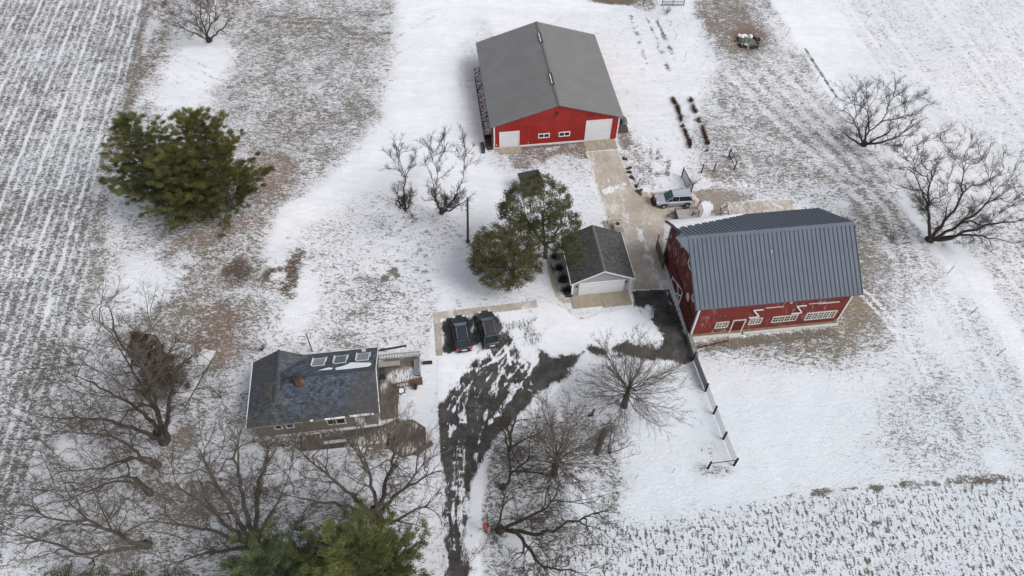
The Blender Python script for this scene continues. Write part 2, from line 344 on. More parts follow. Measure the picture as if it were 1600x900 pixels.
# smooth drifted snow, lower right
paint([(1095, 585), (1240, 590), (1330, 600), (1400, 560), (1440, 580), (1380, 640), (1330, 700), (1400, 740), (1180, 780), (930, 830), (900, 800), (960, 660), (1060, 600)], 0.03, 8, None, 3)
paint([(1400, 420), (1540, 400), (1600, 560), (1720, 640), (1640, 740), (1420, 750), (1340, 700), (1400, 600)], 0.33, 9, (0.26, 0.255, 0.25)); blob(1450, 660, 80, 70, 0.37, (0.26, 0.255, 0.25)); blob(1470, 520, 40, 60, 0.2); blob(1560, 720, 30, 25, 0.04)
blob(1520, 440, 40, 40, 0.16); blob(1110, 700, 20, 16, 0.3); blob(1115, 735, 40, 12, 0.34)
# right-hand field
fld = [(1202, -80), (2200, -80), (2300, 900), (1900, 900), (1640, 610), (1600, 560), (1530, 400), (1430, 300), (1310, 150), (1275, 95)]
w = paint(fld, 0.28, 2.0, STUB, 0.5); paint(fld, 0.3, 2.0, None, 0.5, arr=rows)
paint([(1530, 330), (2000, 330), (2200, 900), (1640, 590)], 0.42, 8, (0.19, 0.185, 0.175)); paint([(1530, 330), (2000, 330), (2200, 900), (1640, 590)], 0.7, 8, arr=rows)
blob(1290, 50, 60, 70, 0.06)
for o_ in (0, 24, 60, 150, 172, 230):
    stroke([(1400 + o_ - 120, -20), (1590 + o_ - 60, 320)], 0.6, 0.1, 0.5); stroke([(1400 + o_ - 112, -20), (1598 + o_ - 60, 320)], 0.3, 0.42, 0.4, None, 0.3, 0.6)
stroke([(1202, -20), (1250, 50), (1310, 150), (1360, 225)], 2.2, 0.0, 1, None, 0.6); stroke([(1258, 75), (1290, 125), (1308, 152)], 0.5, 0.8, 0.8, (0.13, 0.12, 0.11))
stroke([(1498, 398), (1540, 465), (1600, 560), (1650, 650)], 2.6, 0.0, 1, None, 0.5); stroke([(1485, 390), (1526, 465), (1590, 575)], 0.5, 0.5, 0.5, None, 0.4, 0.6)
stroke([(1395, 290), (1500, 440)], 1.2, 0.0, 0.8, None, 1.0)
for o_ in (0, 14): stroke([(1270 + o_, 420), (1345 + o_, 460), (1400 + o_, 520), (1440 + o_, 600)], 0.4, 0.1, 0.6)
for o_ in (0, 22, 50): stroke([(1430 + o_, 450), (1490 + o_, 560), (1560 + o_, 700)], 0.5, 0.05, 0.5, None, 0.4)
# stubble field, lower right corner
fb = [(700, 990), (830, 880), (905, 835), (1000, 818), (1150, 788), (1300, 770), (1420, 762), (1610, 742), (1750, 730), (1750, 1000), (1200, 1100)]
paint(fb, 0.29, 2.5, (0.12, 0.105, 0.09), 0.8); paint(fb, 1.0, 2.5, None, 0.8, arr=stub); blob(1090, 860, 60, 40, 0.32); blob(1280, 850, 120, 30, 0.3); blob(1520, 800, 90, 40, 0.24)
stroke([(1210, 776), (1300, 769), (1330, 764), (1440, 755), (1600, 745)], 0.5, 0.9, 0.8, (0.1, 0.09, 0.075), 1.0, 0.45)
# left-hand field
fl = [(-700, -80), (243, -80), (215, 100), (165, 250), (135, 430), (110, 520), (75, 660), (40, 760), (10, 860), (-20, 990), (-900, 990)]
paint(fl, 0.47, 1.5, (0.13, 0.125, 0.118), 0.8); paint(fl, 1.0, 1.5, None, 0.8, arr=rows)
stroke([(232, -20), (205, 150), (165, 280), (150, 430), (110, 560), (80, 660)], 1.6, 0.75, 0.55, (0.17, 0.15, 0.13), 1.5)
# ground beneath the trees at lower left and around the house
paint([(100, 560), (300, 560), (380, 620), (385, 700), (600, 700), (680, 720), (690, 990), (0, 990), (70, 740)], 0.41, 4, (0.16, 0.15, 0.132))
blob(285, 690, 26, 36, 0.62, (0.2, 0.17, 0.15)); blob(240, 740, 22, 40, 0.6, (0.2, 0.175, 0.155)); blob(300, 780, 80, 35, 0.56, (0.22, 0.19, 0.17)); blob(190, 855, 50, 35, 0.55, (0.22, 0.19, 0.17)); blob(110, 700, 40, 30, 0.2); blob(90, 790, 60, 25, 0.28)
blob(250, 600, 50, 40, 0.55, (0.17, 0.14, 0.12)); paint([(385, 675), (480, 680), (600, 690), (600, 706), (480, 716), (400, 706)], 0.72, 2.0, (0.16, 0.12, 0.1), 1.5); blob(540, 700, 50, 10, 0.25); blob(560, 760, 70, 30, 0.22); blob(450, 740, 40, 25, 0.15)
blob(660, 620, 24, 70, 0.06); blob(670, 780, 22, 100, 0.2)
# island between lane and barn, lower centre
paint([(756, 690), (790, 665), (900, 640), (960, 660), (980, 740), (930, 850), (880, 990), (744, 990), (745, 800)], 0.46, 4, (0.15, 0.14, 0.125)); blob(790, 740, 40, 40, 0.5); blob(920, 780, 40, 40, 0.12); blob(810, 855, 30, 25, 0.1); blob(850, 760, 30, 30, 0.46)
stroke([(754, 690), (748, 740), (740, 790), (738, 850), (742, 900)], 1.4, 0.0, 1, None, 0.4)
blob(975, 590, 90, 30, 0.05); blob(940, 640, 30, 20, 0.04); blob(1000, 720, 40, 50, 0.04)
paint([(1090, 560), (1330, 590), (1500, 540), (1700, 600), (1900, 1000), (700, 1000), (900, 700), (1050, 600)], 0.75, 14, None, 4, arr=vignette)  # exposure falloff put into the snow colour: darker and bluer towards lower right
# small scattered bare clumps
rr = np.random.default_rng(5)
for k in range(60):
    blob(rr.uniform(450, 700), rr.uniform(360, 550), rr.uniform(4, 9), rr.uniform(3, 6), 0.55, alpha=0.6)
wr = fbm(GX, GY, 9.0, 55, 3); ph = (GX * .35 + GY * .95) / 0.95 + wr * 16; combed = np.sin(ph * 2 * np.pi) * (fbm(GX, GY, 3.0, 57) - .25)
cov = np.clip(cov + ((fbm(GX, GY, 2.6, 41) - 0.5) * 0.26 + combed * 0.13 * (rows < .2) * (stub < .3)) * np.clip(cov * 3 - .3, 0, 1), 0, 1)
GZ = (fbm(GX, GY, 2.2, 8) - 0.5) * 0.16 + (fbm(GX, GY, 14.0, 9) - 0.5) * 0.35 - 0.02
lv = 1 - sstep(45, 75, np.hypot(GX - 4, (GY - 58) * 1.0)); flat = np.zeros_like(GX)
# keep the ground level where things stand on hard surfaces
yard = gp([(680, 900), (670, 470), (700, 200), (770, 20), (970, 40), (1120, 300), (1370, 330), (1370, 520), (1100, 570), (1040, 600), (800, 620), (760, 900)])
hs_ = gp([(370, 530), (680, 530), (690, 720), (370, 720)])
fl_ = np.maximum(sstep(-3, 1, poly_sd(GX, GY, yard)), sstep(-3, 1, poly_sd(GX, GY, hs_)))
GZ = GZ * (1 - fl_) + (-0.012) * fl_
GZ = np.where((np.abs(GX) > 102) | (GY < 12) | (GY > 130), 0, GZ)
V = np.stack([GX, GY, GZ], -1).reshape(-1, 3)
i0 = (np.arange(ny_ - 1)[:, None] * nx_ + np.arange(nx_ - 1)[None]).ravel()
F = np.stack([i0, i0 + 1, i0 + nx_ + 1, i0 + nx_], 1)
ground = mesh_np('ground', V, F, ground_m, smooth=True); tag(ground, kind='structure')
attr(ground, 'cov', cov.ravel()); attr(ground, 'rows', rows.ravel()); attr(ground, 'stub', stub.ravel()); attr(ground, 'vignette', vignette.ravel())
attr(ground, 'gcol', np.concatenate([gcol, np.ones(GX.shape + (1,))], -1).reshape(-1, 4), 'FLOAT_COLOR')
def zg(x, y):
    i = min(max(int(round((x + 102) / 0.26)), 0), len(fx) - 1) + 6; j = min(max(int(round((y - 12) / 0.26)), 0), len(fy) - 1) + 5
    return float(GZ[j, i])

def sheet(name, outline, z, mat, covfn, cell=0.11, snow_h=0.03):
    """paved sheet cut to its outline, with snow lying on it where covfn says so"""
    pts = gp(outline); xs = [p[0] for p in pts]; ys = [p[1] for p in pts]
    ax = np.arange(min(xs), max(xs) + cell, cell); ay = np.arange(min(ys), max(ys) + cell, cell)
    X, Y = np.meshgrid(ax, ay); sdv = poly_sd(X, Y, pts)
    cv = covfn(X, Y, sdv); Z = z + snow_h * (1 - sstep(0.2, 0.8, cv)) * sstep(0, 0.5, sdv) + fbm(X, Y, 1.2, 4) * 0.02 * (1 - cv)
    n = len(ax); i0 = (np.arange(len(ay) - 1)[:, None] * n + np.arange(n - 1)[None]); keep = (sdv > -cell * 0.5)
    kf = keep[:-1, :-1] & keep[1:, 1:] & keep[1:, :-1] & keep[:-1, 1:]; i0 = i0[kf]
    F = np.stack([i0, i0 + 1, i0 + n + 1, i0 + n], 1); used = np.unique(F); rm = np.zeros(X.size, np.int64); rm[used] = np.arange(len(used))
    V = np.stack([X, Y, Z], -1).reshape(-1, 3)[used]
    o = mesh_np(name, V, rm[F], mat, smooth=True); attr(o, 'cov', cv.ravel()[used]); return tag(o, kind='structure')
def bare_of(X, Y, polys, base=0.0, soft=1.3, wb=0.8, val=1.0):
    cv = np.full(X.shape, base); w1 = fbm(X, Y, 1.5, 23) - 0.5
    for p in polys:
        v = val
        if isinstance(p, tuple): p, v = p
        w = sstep(-soft / 2, soft / 2, poly_sd(X, Y, gp(p)) + w1 * wb * 2); cv = np.maximum(cv, w * v)
    return cv
def strokes_on(X, Y, cv, ss):
    g = fbm(X, Y, 0.8, 77)
    for pts, wd, v, al in ss:
        d = line_d(X, Y, gp(pts)) + (g - 0.5) * wd * 1.2; w = (1 - sstep(wd * 0.1, wd * 0.55, d)) * al * (sstep(.3, .5, vnoise(X * 1.3, Y * 1.3, 5)) if wd < .6 else sstep(.12, .3, vnoise(X * .8, Y * .8, 5))); cv = cv * (1 - w) + v * w
    return cv
asp_out = [(684, 625), (684, 488), (830, 474), (868, 474), (905, 500), (985, 480), (984, 452), (1046, 453), (1086, 562), (1070, 570), (900, 580), (840, 640), (775, 690), (756, 740), (752, 800), (752, 960), (694, 960), (690, 760)]
asp_bare = [
 [(686, 632), (700, 622), (714, 602), (722, 590), (738, 566), (760, 560), (800, 562), (836, 566), (842, 548), (866, 560), (912, 549), (905, 565), (873, 592), (840, 606), (823, 634), (798, 656), (765, 690), (745, 725), (733, 765), (726, 800), (728, 850), (733, 905), (740, 970), (694, 970), (692, 760), (688, 690)],
 [(690, 503), (702, 496), (740, 497), (744, 540), (728, 548), (700, 556), (691, 545)], [(735, 495), (780, 492), (782, 512), (775, 540), (745, 545)],
 ([(770, 520), (795, 515), (815, 560), (800, 580), (760, 565)], 0.62), ([(812, 500), (850, 515), (845, 545), (815, 540)], 0.36), ([(776, 500), (840, 492), (835, 520), (780, 520)], 0.34),
 [(920, 545), (935, 542), (948, 546), (944, 553), (925, 553)], [(958, 542), (985, 536), (1005, 538), (1034, 548), (1030, 520), (1024, 508), (1018, 478), (994, 477), (982, 450), (1050, 450), (1090, 566), (1022, 562), (985, 558), (965, 556)],
 [(814, 486), (832, 484), (832, 488), (816, 489)]]
def asp_cov(X, Y, sdv):
    cv = bare_of(X, Y, asp_bare, 0.06)
    ss = [([(848, 540), (826, 585), (790, 630), (766, 662)], .62, 0.06, 0.9), ([(838, 556), (808, 590), (772, 640)], .35, .1, .8), ([(806, 515), (795, 560), (770, 610), (750, 680), (742, 720)], .5, 0.1, 0.8), ([(708, 640), (710, 720), (707, 800), (712, 890)], .35, .12, .8), ([(718, 610), (716, 700), (719, 800), (721, 890)], .3, .2, .7), ([(760, 545), (735, 600), (722, 650)], .7, 0.15, 0.75), ([(727, 640), (724, 720), (722, 800), (724, 880)], .6, 0.25, 0.6), ([(700, 640), (704, 680), (706, 720)], 0.35, 0.0, 0.9), ([(722, 620), (728, 660)], 0.3, 0.0, 0.8), ([(690, 655), (742, 662)], 0.18, 0.0, 0.8), ([(692, 700), (738, 704)], 0.15, 0.1, 0.7), ([(695, 735), (735, 738)], 0.18, 0.1, 0.8), ([(697, 800), (728, 803)], 0.15, 0.1, 0.7), ([(700, 850), (730, 852)], 0.15, 0.1, 0.7),
          ([(815, 600), (790, 625), (765, 660), (750, 690)], 0.7, 0.05, 0.85), ([(800, 560), (830, 600), (850, 612)], 0.5, 0.1, 0.8), ([(780, 580), (775, 620), (768, 650)], 0.4, 0.1, 0.7), ([(740, 600), (745, 640), (748, 690)], 0.25, 0.1, 0.7), ([(715, 720), (712, 800), (716, 890)], 0.3, 0.35, 0.6), ([(836, 560), (822, 590), (806, 640)], 0.35, 0.1, 0.7),
          ([(750, 575), (780, 560), (800, 545)], 0.6, 0.05, 0.7), ([(700, 560), (735, 552), (750, 540)], 1.0, 0.0, 0.8), ([(790, 540), (800, 580), (790, 600)], 0.5, 0.05, 0.7),
          ([(760, 545), (800, 600), (830, 610)], 0.4, 0.1, 0.6), ([(1040, 455), (1050, 480)], 0.6, 0.2, 0.6), ([(1000, 485), (1030, 520)], 0.4, 0.4, 0.5),
          ([(690, 636), (690, 700)], 0.25, 1.0, 1.0)]
    rs = np.random.default_rng(3)
    for k in range(17):
        u = rs.uniform(0, 1); x0 = 700 + 130 * u + rs.normal(0, 5); y0 = 545 + rs.uniform(-5, 50); L = rs.uniform(20, 70); ss.append(([(x0, y0), (x0 - L * .45, y0 + L * .5), (x0 - L * .7, y0 + L)], rs.uniform(.15, .45), 0.1, rs.uniform(.5, .95)))
    for k in range(90):
        y0 = rs.uniform(570, 870); x0 = rs.uniform(692, 738 + max(0, (700 - y0)) * .35); L = rs.uniform(12, 50); ss.append(([(x0, y0), (x0 + L * rs.normal(.0, .06) + (L * -.35 if x0 > 750 else 0), y0 + L)], rs.uniform(.1, .3), rs.uniform(.05, .5), rs.uniform(.4, .9)))
    cv = strokes_on(X, Y, cv, ss)
    g = fbm(X, Y, 1.1, 61); cv = np.clip(cv - sstep(0.62, 0.75, g) * 0.35 * (Y > 23), 0, 1)
    return cv * 1.25
asphalt = sheet('driveway', asp_out, 0.004, asphalt_m, asp_cov)
con_out = [(915, 237), (965, 232), (978, 262), (988, 290), (1000, 298), (1020, 300), (1075, 296), (1092, 312), (1096, 345), (1040, 352), (1036, 400), (1048, 452), (984, 455), (990, 436), (969, 364), (947, 340), (935, 300)]
def con_cov(X, Y, sdv):
    cv = np.full(X.shape, 0.86) + (fbm(X, Y, 3.0, 12) - 0.5) * 0.7
    cv = np.minimum(cv, 0.35 + sstep(0, 0.9, sdv) * 2)
    ss = [([(945, 298), (962, 292), (975, 288)], 1.4, 0.25, 0.9), ([(1000, 360), (1015, 400), (1030, 445)], 1.0, 0.3, 0.75), ([(950, 280), (955, 300)], 0.5, 0.2, 0.8), ([(970, 300), (985, 360)], 0.8, 0.55, 0.5), ([(1040, 330), (1080, 345)], 0.6, 0.6, 0.6), ([(1040, 440), (1048, 452)], 0.8, 0.1, 0.7)]
    return np.clip(strokes_on(X, Y, cv, ss), 0, 1.2)
sheet('concrete_drive', con_out, 0.012, concrete_m, con_cov, 0.12, 0.012)
# kerb-side concrete walk behind the parked cars, side walk, curved garden walk
walk_bits = [('path', [(677, 489), (838, 470), (841, 481), (679, 500)], 0.95), ('path', [(678, 499), (688, 498), (692, 556), (682, 556)], 0.7)]
for nm, out, b0 in walk_bits:
    sheet(nm, out, 0.055, concrete_m, lambda X, Y, s_, b0=b0: np.clip(b0 + (fbm(X, Y, 1.6, 33) - 0.5) * 1.3, 0, 1.1), 0.09, 0.02)
sheet('path', [(853, 405), (858, 400), (868, 430), (874, 458), (884, 468), (896, 464), (898, 473), (880, 474), (868, 463), (860, 440)], 0.016, concrete_m, lambda X, Y, s_: np.full(X.shape, 1.0), 0.06, 0.01)
sheet('concrete_slab', [(1126, 323), (1148, 318), (1238, 313), (1246, 332), (1128, 340)], 0.10, concrete_m, lambda X, Y, s_: np.clip(0.66 + (fbm(X, Y, 2.0, 34) - 0.5) * 0.5, 0, 1), 0.15, 0.02)
# ================================================================ MATERIALS OF THINGS
def ribbed(name, c, scale, axis='X', rough=0.45, var=0.08, c2=None, strength=0.5, dist=0.03, wear=None):
    m, nt, b = new_mat(name)
    tc = nt.nodes.new('ShaderNodeTexCoord')
    w = N(nt, 'ShaderNodeTexWave', wave_type='BANDS', bands_direction=axis, Scale=scale, Distortion=0.0); nt.links.new(tc.outputs['Object'], w.inputs[0])
    p = mathn(nt, 'POWER', w.outputs['Fac'], 5.0)
    n = noise(nt, 0.5, 5, 0.6)
    base = ramp(nt, n, [(0.3, tuple(x * (1 - var * 2) for x in c)), (0.7, tuple(x * (1 + var) for x in c))]).outputs[0]
    base = mixc(nt, mathn(nt, 'MULTIPLY', p, 0.30), base, tuple(x * 0.55 for x in c))
    if wear:
        wn = noise(nt, wear[1], 5, 0.7, stretch=(wear[2], (0, 0, 0))); wm = noise(nt, 0.35, 3, 0.5)
        f = mathn(nt, 'MULTIPLY', ramp(nt, wn, [(wear[3], 0.0), (wear[3] + 0.06, 1.0)]).outputs[0], ramp(nt, wm, [(0.46, 0.0), (0.56, 1.0)]).outputs[0])
        base = mixc(nt, f, base, wear[0])
    nt.links.new(base, b.inputs['Base Color']); b.inputs['Roughness'].default_value = rough; b.inputs['Specular IOR Level'].default_value = 0.35
    bn = N(nt, 'ShaderNodeBump', Strength=strength, Distance=dist); nt.links.new(p, bn.inputs['Height']); nt.links.new(bn.outputs[0], b.inputs['Normal'])
    return m
red_steel = ribbed('red_steel_siding', (0.33, 0.022, 0.018), 1.0, var=.16)
red_steel_side = ribbed('red_steel_siding_side', (0.33, 0.022, 0.018), 3.2, 'Y')
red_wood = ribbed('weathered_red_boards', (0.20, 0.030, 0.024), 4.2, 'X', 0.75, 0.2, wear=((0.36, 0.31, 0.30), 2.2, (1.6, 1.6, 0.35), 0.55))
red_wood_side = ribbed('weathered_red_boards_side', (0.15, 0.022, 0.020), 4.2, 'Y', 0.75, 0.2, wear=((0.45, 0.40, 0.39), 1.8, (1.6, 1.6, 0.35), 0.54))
shed_roof = ribbed('grey_steel_roof', (0.165, 0.167, 0.165), 0.42, 'Y', 0.5, 0.06, strength=0.25)
barn_roof = simple('blue_grey_standing_seam', (0.100, 0.122, 0.158), 0.6, 0.12, 0.6)
barn_seam = simple('dark_roof_seam', (0.045, 0.058, 0.08), 0.6, 0.1)
white_trim = simple('white_trim', (0.72, 0.72, 0.72), 0.5, 0.08)
white_door = simple('white_panel_door', (0.70, 0.71, 0.74), 0.4, 0.05, 0.6)
white_old = simple('chalky_white_paint', (0.62, 0.60, 0.56), 0.7, 0.3, 6)
glass = simple('dark_window_glass', (0.03, 0.035, 0.045), 0.12, 0.3, 2)
sky_glass = simple('skylight_glass', (0.17, 0.2, 0.21), 0.1, 0.15, 2)
stone_m = simple('tan_foundation_stone', (0.27, 0.205, 0.135), 0.9, 0.4, 2.5, bump=0.6)
steel_dark = simple('dark_metal', (0.045, 0.045, 0.048), 0.5, 0.3, 6)
steel_grey = simple('galvanised_metal', (0.30, 0.31, 0.32), 0.4, 0.25, 8, metallic=0.3)
rust_m = simple('rusty_brown_metal', (0.085, 0.045, 0.032), 0.8, 0.45, 8)
old_wood = simple('weathered_grey_wood', (0.12, 0.10, 0.085), 0.9, 0.35, 5, bump=0.3)
deck_wood = ribbed('snow_dusted_deck_boards', (0.17, 0.14, 0.12), 2.2, 'X', 0.85, 0.25, strength=0.4, wear=((0.62, 0.63, 0.66), 2.5, (3.0, 0.5, 1), 0.43))
brown_deck = ribbed('brown_deck_boards', (0.10, 0.084, 0.073), 2.2, 'X', 0.85, 0.25, strength=0.4, wear=((0.45, 0.44, 0.44), 2.5, (2.0, 0.5, 1), 0.50))
rail_wood = simple('reddish_brown_stained_rail', (0.17, 0.085, 0.05), 0.8, 0.35, 6)
dark_wood = simple('dark_post_wood', (0.045, 0.036, 0.03), 0.9, 0.4, 5)
brick_m = simple('orange_brick', (0.20, 0.09, 0.05), 0.85, 0.3, 8)
slab_m = simple('tan_concrete', (0.34, 0.29, 0.23), 0.85, 0.22, 1.3, bump=0.2)
cream = simple('cream_siding', (0.22, 0.20, 0.172), 0.7, 0.15, 2)
def shingles(name, c, c2, sc=5.0, warm=None):
    m, nt, b = new_mat(name); tc = nt.nodes.new('ShaderNodeTexCoord')
    br = N(nt, 'ShaderNodeTexBrick', Scale=1.0); br.inputs['Brick Width'].default_value = 0.42; br.inputs['Row Height'].default_value = 0.2; br.inputs['Mortar Size'].default_value = 0.012
    br.inputs['Color1'].default_value = (*c, 1); br.inputs['Color2'].default_value = (*c2, 1); br.inputs['Mortar'].default_value = (*[x * 0.6 for x in c], 1); br.inputs['Bias'].default_value = -0.1
    nt.links.new(tc.outputs['Object'], br.inputs[0]); n = noise(nt, 3.2, 5, 0.75)
    f = ramp(nt, n, [(0.36, 0.55), (0.66, 1.6)]).outputs[0]; col = mixc(nt, 1.0, br.outputs[0], f, 'MULTIPLY')
    if warm:
        wn = noise(nt, 0.16, 3); col = mixc(nt, ramp(nt, wn, [(0.45, 0.0), (0.62, 0.55)]).outputs[0], col, warm)
    nt.links.new(col, b.inputs['Base Color']); b.inputs['Roughness'].default_value = 0.9; b.inputs['Specular IOR Level'].default_value = 0.2
    bn = N(nt, 'ShaderNodeBump', Strength=0.5, Distance=0.02); nt.links.new(br.outputs[1], bn.inputs['Height']); nt.links.new(bn.outputs[0], b.inputs['Normal']); return m
house_roof_m = shingles('blue_grey_shingles', (0.050, 0.062, 0.082), (0.10, 0.12, 0.15), warm=(0.085, 0.078, 0.07))
garage_roof_m = shingles('charcoal_shingles', (0.065, 0.065, 0.067), (0.085, 0.083, 0.08))
garage_side = ribbed('pale_grey_lap_siding', (0.36, 0.375, 0.40), 3.0, 'Z', 0.6, 0.04)
gravel_m, nt_, b_ = new_mat('snowy_dark_gravel'); b_.inputs['Roughness'].default_value = 0.9
nt_.links.new(ramp(nt_, noise(nt_, 2.6, 4, 0.7), [(0.44, (0.06, 0.055, 0.05)), (0.52, (0.68, 0.69, 0.72))]).outputs[0], b_.inputs['Base Color'])

def window(par, x0, x1, z0, z1, y=0.0, cols=2, rows_=1, fr=0.09, mat=None, axis='front', bars=0.04):
    """frame with recessed panes on a front (y) wall or a side (x) wall"""
    mat = mat or white_trim; A = MB(); Bg = MB()
    def bx(B, a0, a1, b0, b1, d0, d1):
        if axis == 'front': B.box(a0, a1, y - d1, y - d0, b0, b1)
        else: B.box(y - d1, y - d0, a0, a1, b0, b1)
    bx(A, x0, x1, z0, z0 + fr, 0.0, 0.07); bx(A, x0, x1, z1 - fr, z1, 0.0, 0.07)
    bx(A, x0, x0 + fr, z0 + fr, z1 - fr, 0.0, 0.07); bx(A, x1 - fr, x1, z0 + fr, z1 - fr, 0.0, 0.07)
    w = (x1 - x0 - 2 * fr) / cols
    for i in range(1, cols): bx(A, x0 + fr + w * i - fr * .45, x0 + fr + w * i + fr * .45, z0 + fr, z1 - fr, 0.0, 0.06)
    if rows_ > 1:
        for i in range(cols):
            a = x0 + fr + w * i
            h = (z1 - z0 - 2 * fr) / rows_
            for j in range(1, rows_): bx(A, a, a + w, z0 + fr + h * j - bars / 2, z0 + fr + h * j + bars / 2, 0.0, 0.05)
            bx(A, a + w / 2 - bars / 2, a + w / 2 + bars / 2, z0 + fr, z1 - fr, 0.0, 0.052)
    bx(Bg, x0 + fr, x1 - fr, z0 + fr, z1 - fr, 0.0, 0.018)
    f = A.build('window', mat, par); Bg.build('pane', glass, f); return f
def gable_roof(W_, L_, hw, hr, ov, oe, t=0.16, ridge_along='y'):
    """closed roof slab pair over a box W x L; ov at the eaves, oe at the gable ends"""
    B = MB(); sl = (hr - hw) / (W_ / 2)
    pr = [(-ov, hw - sl * ov), (W_ / 2, hr), (W_ + ov, hw - sl * ov), (W_ + ov, hw - sl * ov + t), (W_ / 2, hr + t), (-ov, hw - sl * ov + t)]
    if ridge_along == 'y':
        B.add([(p[0], -oe, p[1]) for p in pr] + [(p[0], L_ + oe, p[1]) for p in pr], [(0, 1, 7, 6), (1, 2, 8, 7), (2, 3, 9, 8), (3, 4, 10, 9), (4, 5, 11, 10), (5, 0, 6, 11), (0, 5, 4, 1), (1, 4, 3, 2), (6, 7, 10, 11), (7, 8, 9, 10)])
    else:
        B.add([(-oe, p[0], p[1]) for p in pr] + [(L_ + oe, p[0], p[1]) for p in pr], [(0, 6, 7, 1), (1, 7, 8, 2), (2, 8, 9, 3), (3, 9, 10, 4), (4, 10, 11, 5), (5, 11, 6, 0), (0, 1, 4, 5), (1, 2, 3, 4), (6, 11, 10, 7), (7, 10, 9, 8)])
    return B
# ---------------------------------------------------------------- MACHINE SHED
SH = thing('machine_shed', (-2.673, 74.434, 0), 0.142, 'large red steel machine shed with a low grey gable roof and two white overhead doors', 'shed')
sw, sL, shw, shr = 16.778, 18.696, 3.768, 6.396; ssl = (shr - shw) / (sw / 2)
MB().prism([(0, -0.3), (sw, -0.3), (sw, shw), (sw / 2, shr), (0, shw)], 0.0, 0.12).build('wall', red_steel, SH)
MB().prism([(0, -0.3), (sw, -0.3), (sw, shw), (sw / 2, shr), (0, shw)], sL - 0.12, sL).build('wall', red_steel, SH)
MB().box(0, 0.12, 0.12, sL - 0.12, -0.3, shw).build('wall', red_steel_side, SH); MB().box(sw - 0.12, sw, 0.12, sL - 0.12, -0.3, shw).build('wall', red_steel_side, SH)
rf = gable_roof(sw, sL, shw, shr, 0.48, 0.25, 0.14).build('roof', shed_roof, SH)
MB().add([(sw / 2 - 0.22, -0.26, shr + 0.10), (sw / 2, -0.26, shr + 0.19), (sw / 2 + 0.22, -0.26, shr + 0.10), (sw / 2 - 0.22, sL + 0.26, shr + 0.10), (sw / 2, sL + 0.26, shr + 0.19), (sw / 2 + 0.22, sL + 0.26, shr + 0.10)], [(0, 1, 4, 3), (1, 2, 5, 4), (0, 2, 1), (3, 4, 5)]).build('ridge_cap', simple('ridge_grey', (0.12, 0.125, 0.13), 0.5, 0.1), rf)
for y0 in (4.0, 13.6):
    v = MB(); v.box(sw / 2 - 0.16, sw / 2 + 0.16, y0, y0 + 2.5, shr + 0.12, shr + 0.30); o = v.build('ridge_vent', steel_dark, rf)
    s_ = MB(); s_.box(sw / 2 - 0.2, sw / 2 - 0.12, y0 + 0.1, y0 + 2.2, shr + 0.15, shr + 0.33); s_.build('snow_cap', snow_m, o)
c = MB(); c.box(-0.05, 0.12, -0.05, -0.0, 0, shw - .03); c.box(-0.05, 0, 0, 0.12, 0, shw - .03); c.build('corner_trim', white_trim, SH)
c = MB(); c.box(sw - 0.12, sw + 0.05, -0.05, 0, 0, shw - .03); c.box(sw, sw + 0.05, 0, 0.14, 0, shw - .03); c.build('corner_trim', white_trim, SH)
MB().box(3.4, 12.25, -0.12, -0.01, -0.1, 0.18).build('base_trim', white_trim, SH); MB().box(0.02, 0.75, -0.06, -0.01, 0.0, 0.12).build('base_trim', white_trim, SH)
def odoor(par, x0, x1, z1, n, z0=0.02, mat=None):
    d = MB()
    h = (z1 - z0) / n
    for i in range(n): d.box(x0, x1, -0.05, -0.005, z0 + i * h + 0.012, z0 + (i + 1) * h - 0.012)
    d.box(x0, x1, -0.03, -0.002, z0, z1)
    o = d.build('door', mat or white_door, par); t = MB()
    t.box(x0 - .1, x0 - .002, -0.07, -0.003, 0, z1 + .1); t.box(x1 + .002, x1 + .1, -0.07, -0.003, 0, z1 + .1); t.box(x0 - .002, x1 + .002, -0.07, -0.003, z1 + .002, z1 + .1); t.build('door_frame', white_trim, o); return o
tag(odoor(SH, 0.80, 3.30, 2.58, 4), 'small left overhead door'); tag(odoor(SH, 12.38, 15.72, 3.38, 5), 'tall right overhead door')
window(SH, 5.92, 7.48, 1.13, 1.9, cols=2, fr=.12); window(SH, 8.69, 10.25, 1.13, 1.9, cols=2, fr=.12)
b = MB(); b.box(8.2, 8.42, -0.28, -0.0, 5.05, 5.2); b.tube((8.31, -0.28, 5.1), (8.31, -0.38, 4.95), 0.1, 0.16); b.tube((8.2, -0.1, 5.25), (8.2, -0.1, 5.5), 0.05); b.build('barn_light', steel_dark, SH)
MB().tube((0.35, -0.12, 0.55), (0.35, 0, 0.55), 0.07).build('tap', white_trim, SH); MB().tube((4.6, -.1, .6), (4.6, 0, .6), 0.05).build('tap', white_trim, SH)
ap = MB(); ap.box(12.1, 13.75, -2.1, -0.08, -0.1, 0.07); ap.box(13.8, 15.1, -2.1, -0.08, -0.1, 0.07); ap.box(15.15, 16.5, -2.1, -0.08, -0.1, 0.07); tag(ap.build('concrete_apron', slab_m, None, loc=SH.location, rz=0.142), 'three joined tan concrete apron slabs before the tall white shed door', 'apron', kind='structure')
ap = MB(); ap.box(0.6, 2.0, -1.35, -0.08, -0.1, 0.07); ap.box(2.04, 3.6, -1.35, -0.08, -0.1, 0.07); ap.box(0.0, 0.56, -.7, -.08, -.1, .05); ap.build('concrete_apron', slab_m, None, loc=SH.location, rz=0.142)['kind'] = 'structure'
